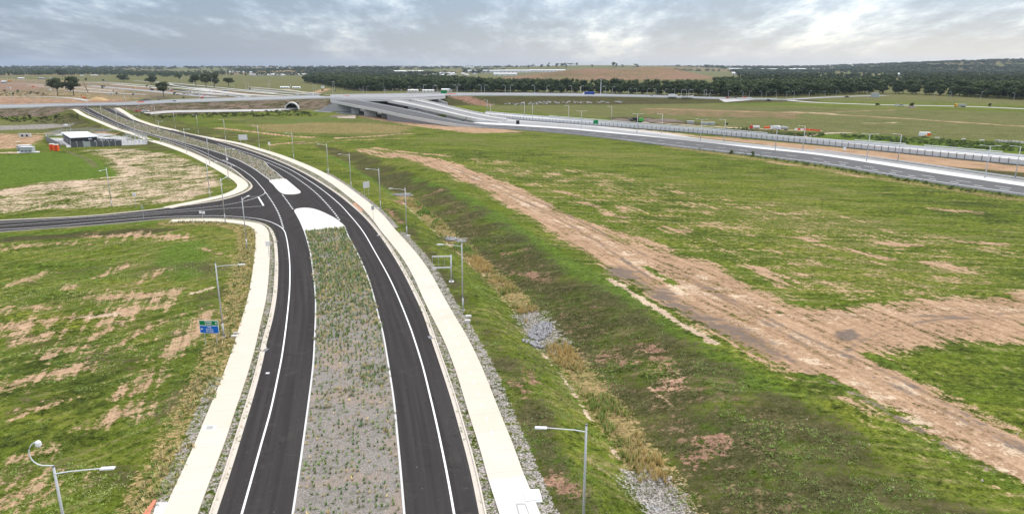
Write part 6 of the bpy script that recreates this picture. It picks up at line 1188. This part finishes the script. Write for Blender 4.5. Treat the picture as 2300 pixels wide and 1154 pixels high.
for px,py,l in ((118,337,'orange portable toilet, left of the pair by the fence'),(128,338.5,'orange portable toilet, right of the pair by the fence')):
    q=on(px,py); e=empty('portable_toilet',(q.x,q.y,q.z),R(10),l,'toilet','portable toilets'); MB().box(0,0,0,1.75,1.7,2.75,.05).build('cabin','orange',e); MB().box(0,0,2.76,1.8,1.75,.2,.09).build('roof','white',e); MB().box(.05,-.87,.15,.9,.05,2.2).build('door','red',e)
q=on(57,308); e=empty('headwall',(q.x,q.y,q.z),R(0),'small concrete culvert headwall with twin openings in the grass','headwall'); 
o=MB().box(0,0,0,6.4,1.0,2.0,.03).build('wall','concrete_light',e)
for s in (-1.3,1.3): MB().tube([(s,-.55,.85),(s,-.45,.85)],.62,14).build('opening','black',e)
tag(slab('concrete_slab',G([(20,323),(46,318),(48,320),(26,325.5)]),0,.15,'concrete_light'),'thin pale slab lying on the dirt left of the compound','slab'); tag(slab('concrete_slab',G([(38,341),(88,340),(90,342.5),(40,344)]),0,.08,'concrete_light'),'pale concrete pad under the two grey kiosks','slab')
q=on(148,284); e=empty('white_barrow',(q.x,q.y,q.z),R(30),'small white tank on the grass near the left path bend','tank'); MB().box(0,0,0,2.6,1.6,1.2,.3).build('body','offwhite',e); MB().box(0,0,1.22,.8,.6,.2,.05).build('lid','white',e)
for px,py,l in ((690,280,'low timber stack left of the tracks'),(672,321,'pile of pale timber on the bank near the swale head')):
    q=on(px,py); mb=MB()
    for k in range(5): mb.box(0,k*.5-1,.0,7-rnd.random()*2,.35,.25+.05*(k%2),rz=rnd.uniform(-.15,.15))
    o=mb.build('timber_stack','timber'); o.location=q; tag(o,l,'timber')
# ------------------------------------------------------------ far buildings
def warehouse(px0,px1,py,h,label,wall='offwhite',roof='white',d=60):
    q=on((px0+px1)/2,py); k=math.hypot(q.x,q.y)/F; w=(px1-px0)*k; e=empty('warehouse',(q.x,q.y,q.z),math.atan2(-q.x,q.y)*1.0,label,'warehouse'); MB().box(0,0,-3,w,d,h+3).build('wall',wall,e); MB().prism([(-d/2-1,h+.02),(0,h+3),(d/2+1,h+.02)],-w/2-1,w/2+1).build('roof',roof,e).rotation_euler=(0,0,R(90))
    n=max(3,int(w/22))
    for i in range(min(n,14)): MB().box(-w/2+w*(i+.5)/n,-d/2-.15,-1,5,.3,h*.55).build('door','roof_grey',e)
for a in [(1052,1120,163.5,11,'left part of the long white warehouse row at centre'),(1122,1190,163,11,'middle part of the long white warehouse row at centre'),(1192,1268,162,11,'right part of the long white warehouse row at centre'),(868,905,164.5,10,'left of two pale warehouses left of the centre row'),(908,950,164.5,10,'right of two pale warehouses left of the centre row'),(624,656,157,10,'white warehouse near the skyline above the houses'),(725,770,156,9,'low pale warehouse near the skyline left of the hillock'),(1048,1070,154,10,'small pale warehouse close to the skyline at centre'),(1640,1682,157.5,9,'bright warehouse on the slope right of the mound'),(1716,1790,159,10,'left part of the long white warehouse before the right hills'),(1792,1882,158.5,10,'right part of the long white warehouse before the right hills'),(1645,1660,168,8,'small white building among trees right of the mound'),(2010,2022,170,7,'small white building in the right woodland clearing'),(985,1020,168,8,'pale low warehouse before the long centre row'),(1110,1160,170,8,'low grey warehouse before the long centre row')]:
    warehouse(*a)
def house(sd):
    e=empty('house',(0,0,0)); w,d=18,12; MB().box(0,0,0,w,d,3.4).build('wall','house_wall',e); b=MB(); V=[(-w/2-.8,-d/2-.8,3.42),(w/2+.8,-d/2-.8,3.42),(w/2+.8,d/2+.8,3.42),(-w/2-.8,d/2+.8,3.42),(-w/2+5,0,6.2),(w/2-5,0,6.2)]; mk('roof',V,[(0,1,5,4),(1,2,5),(2,3,4,5),(3,0,4),(3,2,1,0)],['offwhite','roof_grey','roof_white'][sd%3],e); MB().box(-3,-d/2-.05,.8,2.4,.1,1.3).build('window','glass_dark',e); MB().box(4,-d/2-.05,.0,4.6,.1,2.4).build('garage_door','white',e); return e
hs=[house(i) for i in range(3)]; uh=set()
hp=[(565+i*6.3+rnd.uniform(-2,2),169.5+rnd.uniform(-1.2,1.2)) for i in range(22)]+[(500+i*9,164+rnd.uniform(-1,1)) for i in range(8)]+[(815+i*13+rnd.uniform(-5,5),169+rnd.uniform(-2.5,2.5)) for i in range(20)]+[(1655+i*9+rnd.uniform(-4,4),164+rnd.uniform(-3,2)) for i in range(14)]+[(2120+rnd.uniform(-60,170),163+rnd.uniform(-3,4)) for i in range(8)]
for i,(px,py) in enumerate(hp):
    k=i%3; o=copy_tree(hs[k]) if k in uh else hs[k]; uh.add(k); q=on(px,py); face_to(o,q,rnd.uniform(-30,30),1.15)
    a=('in the far suburb behind the open grassland','houses of the far suburb') if i<30 else ('among the far trees behind the woodland at centre','far houses at centre') if i<50 else ('right of the brown mound','far houses right of the mound') if i<64 else ('on the wooded slope at the far right','far houses on the right slope'); tag(o,f'tiny far house {a[0]}','house',a[1])
for px,py,h,l in ((51,152.5,75,'left of two faint lattice pylons on the left skyline'),(66,152.5,75,'right of two faint lattice pylons on the left skyline'),(1447,152,45,'thin mast on top of the brown mound'),(831,163,45,'thin mast rising above the woodland at left centre')):
    q=on(px,py); e=empty('pylon',(q.x,q.y,q.z),0,l,'pylon'); k=h*.018
    for s in (-1,1): MB().tube([(s*k*2.2,0,0),(s*k*.25,0,h*.55)],.35,4).build('leg','steel_dark',e)
    MB().tube([(0,0,h*.5),(0,0,h*.55)],.3,4).build('spine','steel_dark',e)
    for z in (.38,.46): MB().tube([(-k*3.2,0,h*z),(k*3.2,0,h*z)],.25,4).build('crossarm','steel_dark',e)
for i,(px,py,w) in enumerate([(1330,152,9),(1377,151.5,16),(1384,151.5,12),(1250,152.5,12),(1216,153,10),(1188,153,9),(1272,152.5,10),(1232,152,14),(1398,152,9),(1160,153.5,9)]):
    q=on(px,py); k=math.hypot(q.x,q.y)/F; o=tree(w*.75*k,w*.7*k,700+i,160,w*k*.05,'leaf_far',.1,6); tag(o,'far tree on the skyline above the brown mound and grey hillock','tree','skyline trees above the mound'); put(o,q)
# ------------------------------------------------------------ air
hb=MB().box(0,0,-8,30000,30000,180).build('haze','black'); hb['kind']='stuff'; tag(hb,'thin blue haze over the far country','haze')
hm=bpy.data.materials.new('haze'); hm.use_nodes=True; nt=hm.node_tree; nt.nodes.clear(); out=nt.nodes.new('ShaderNodeOutputMaterial'); pv=nt.nodes.new('ShaderNodeVolumePrincipled'); pv.inputs['Color'].default_value=(.66,.80,.98,1); pv.inputs['Density'].default_value=HAZE if 'HAZE' in globals() else 3e-5; pv.inputs['Anisotropy'].default_value=.1; nt.links.new(pv.outputs[0],out.inputs['Volume']); hb.data.materials.clear(); hb.data.materials.append(hm)
print('objects',len(bpy.data.objects))
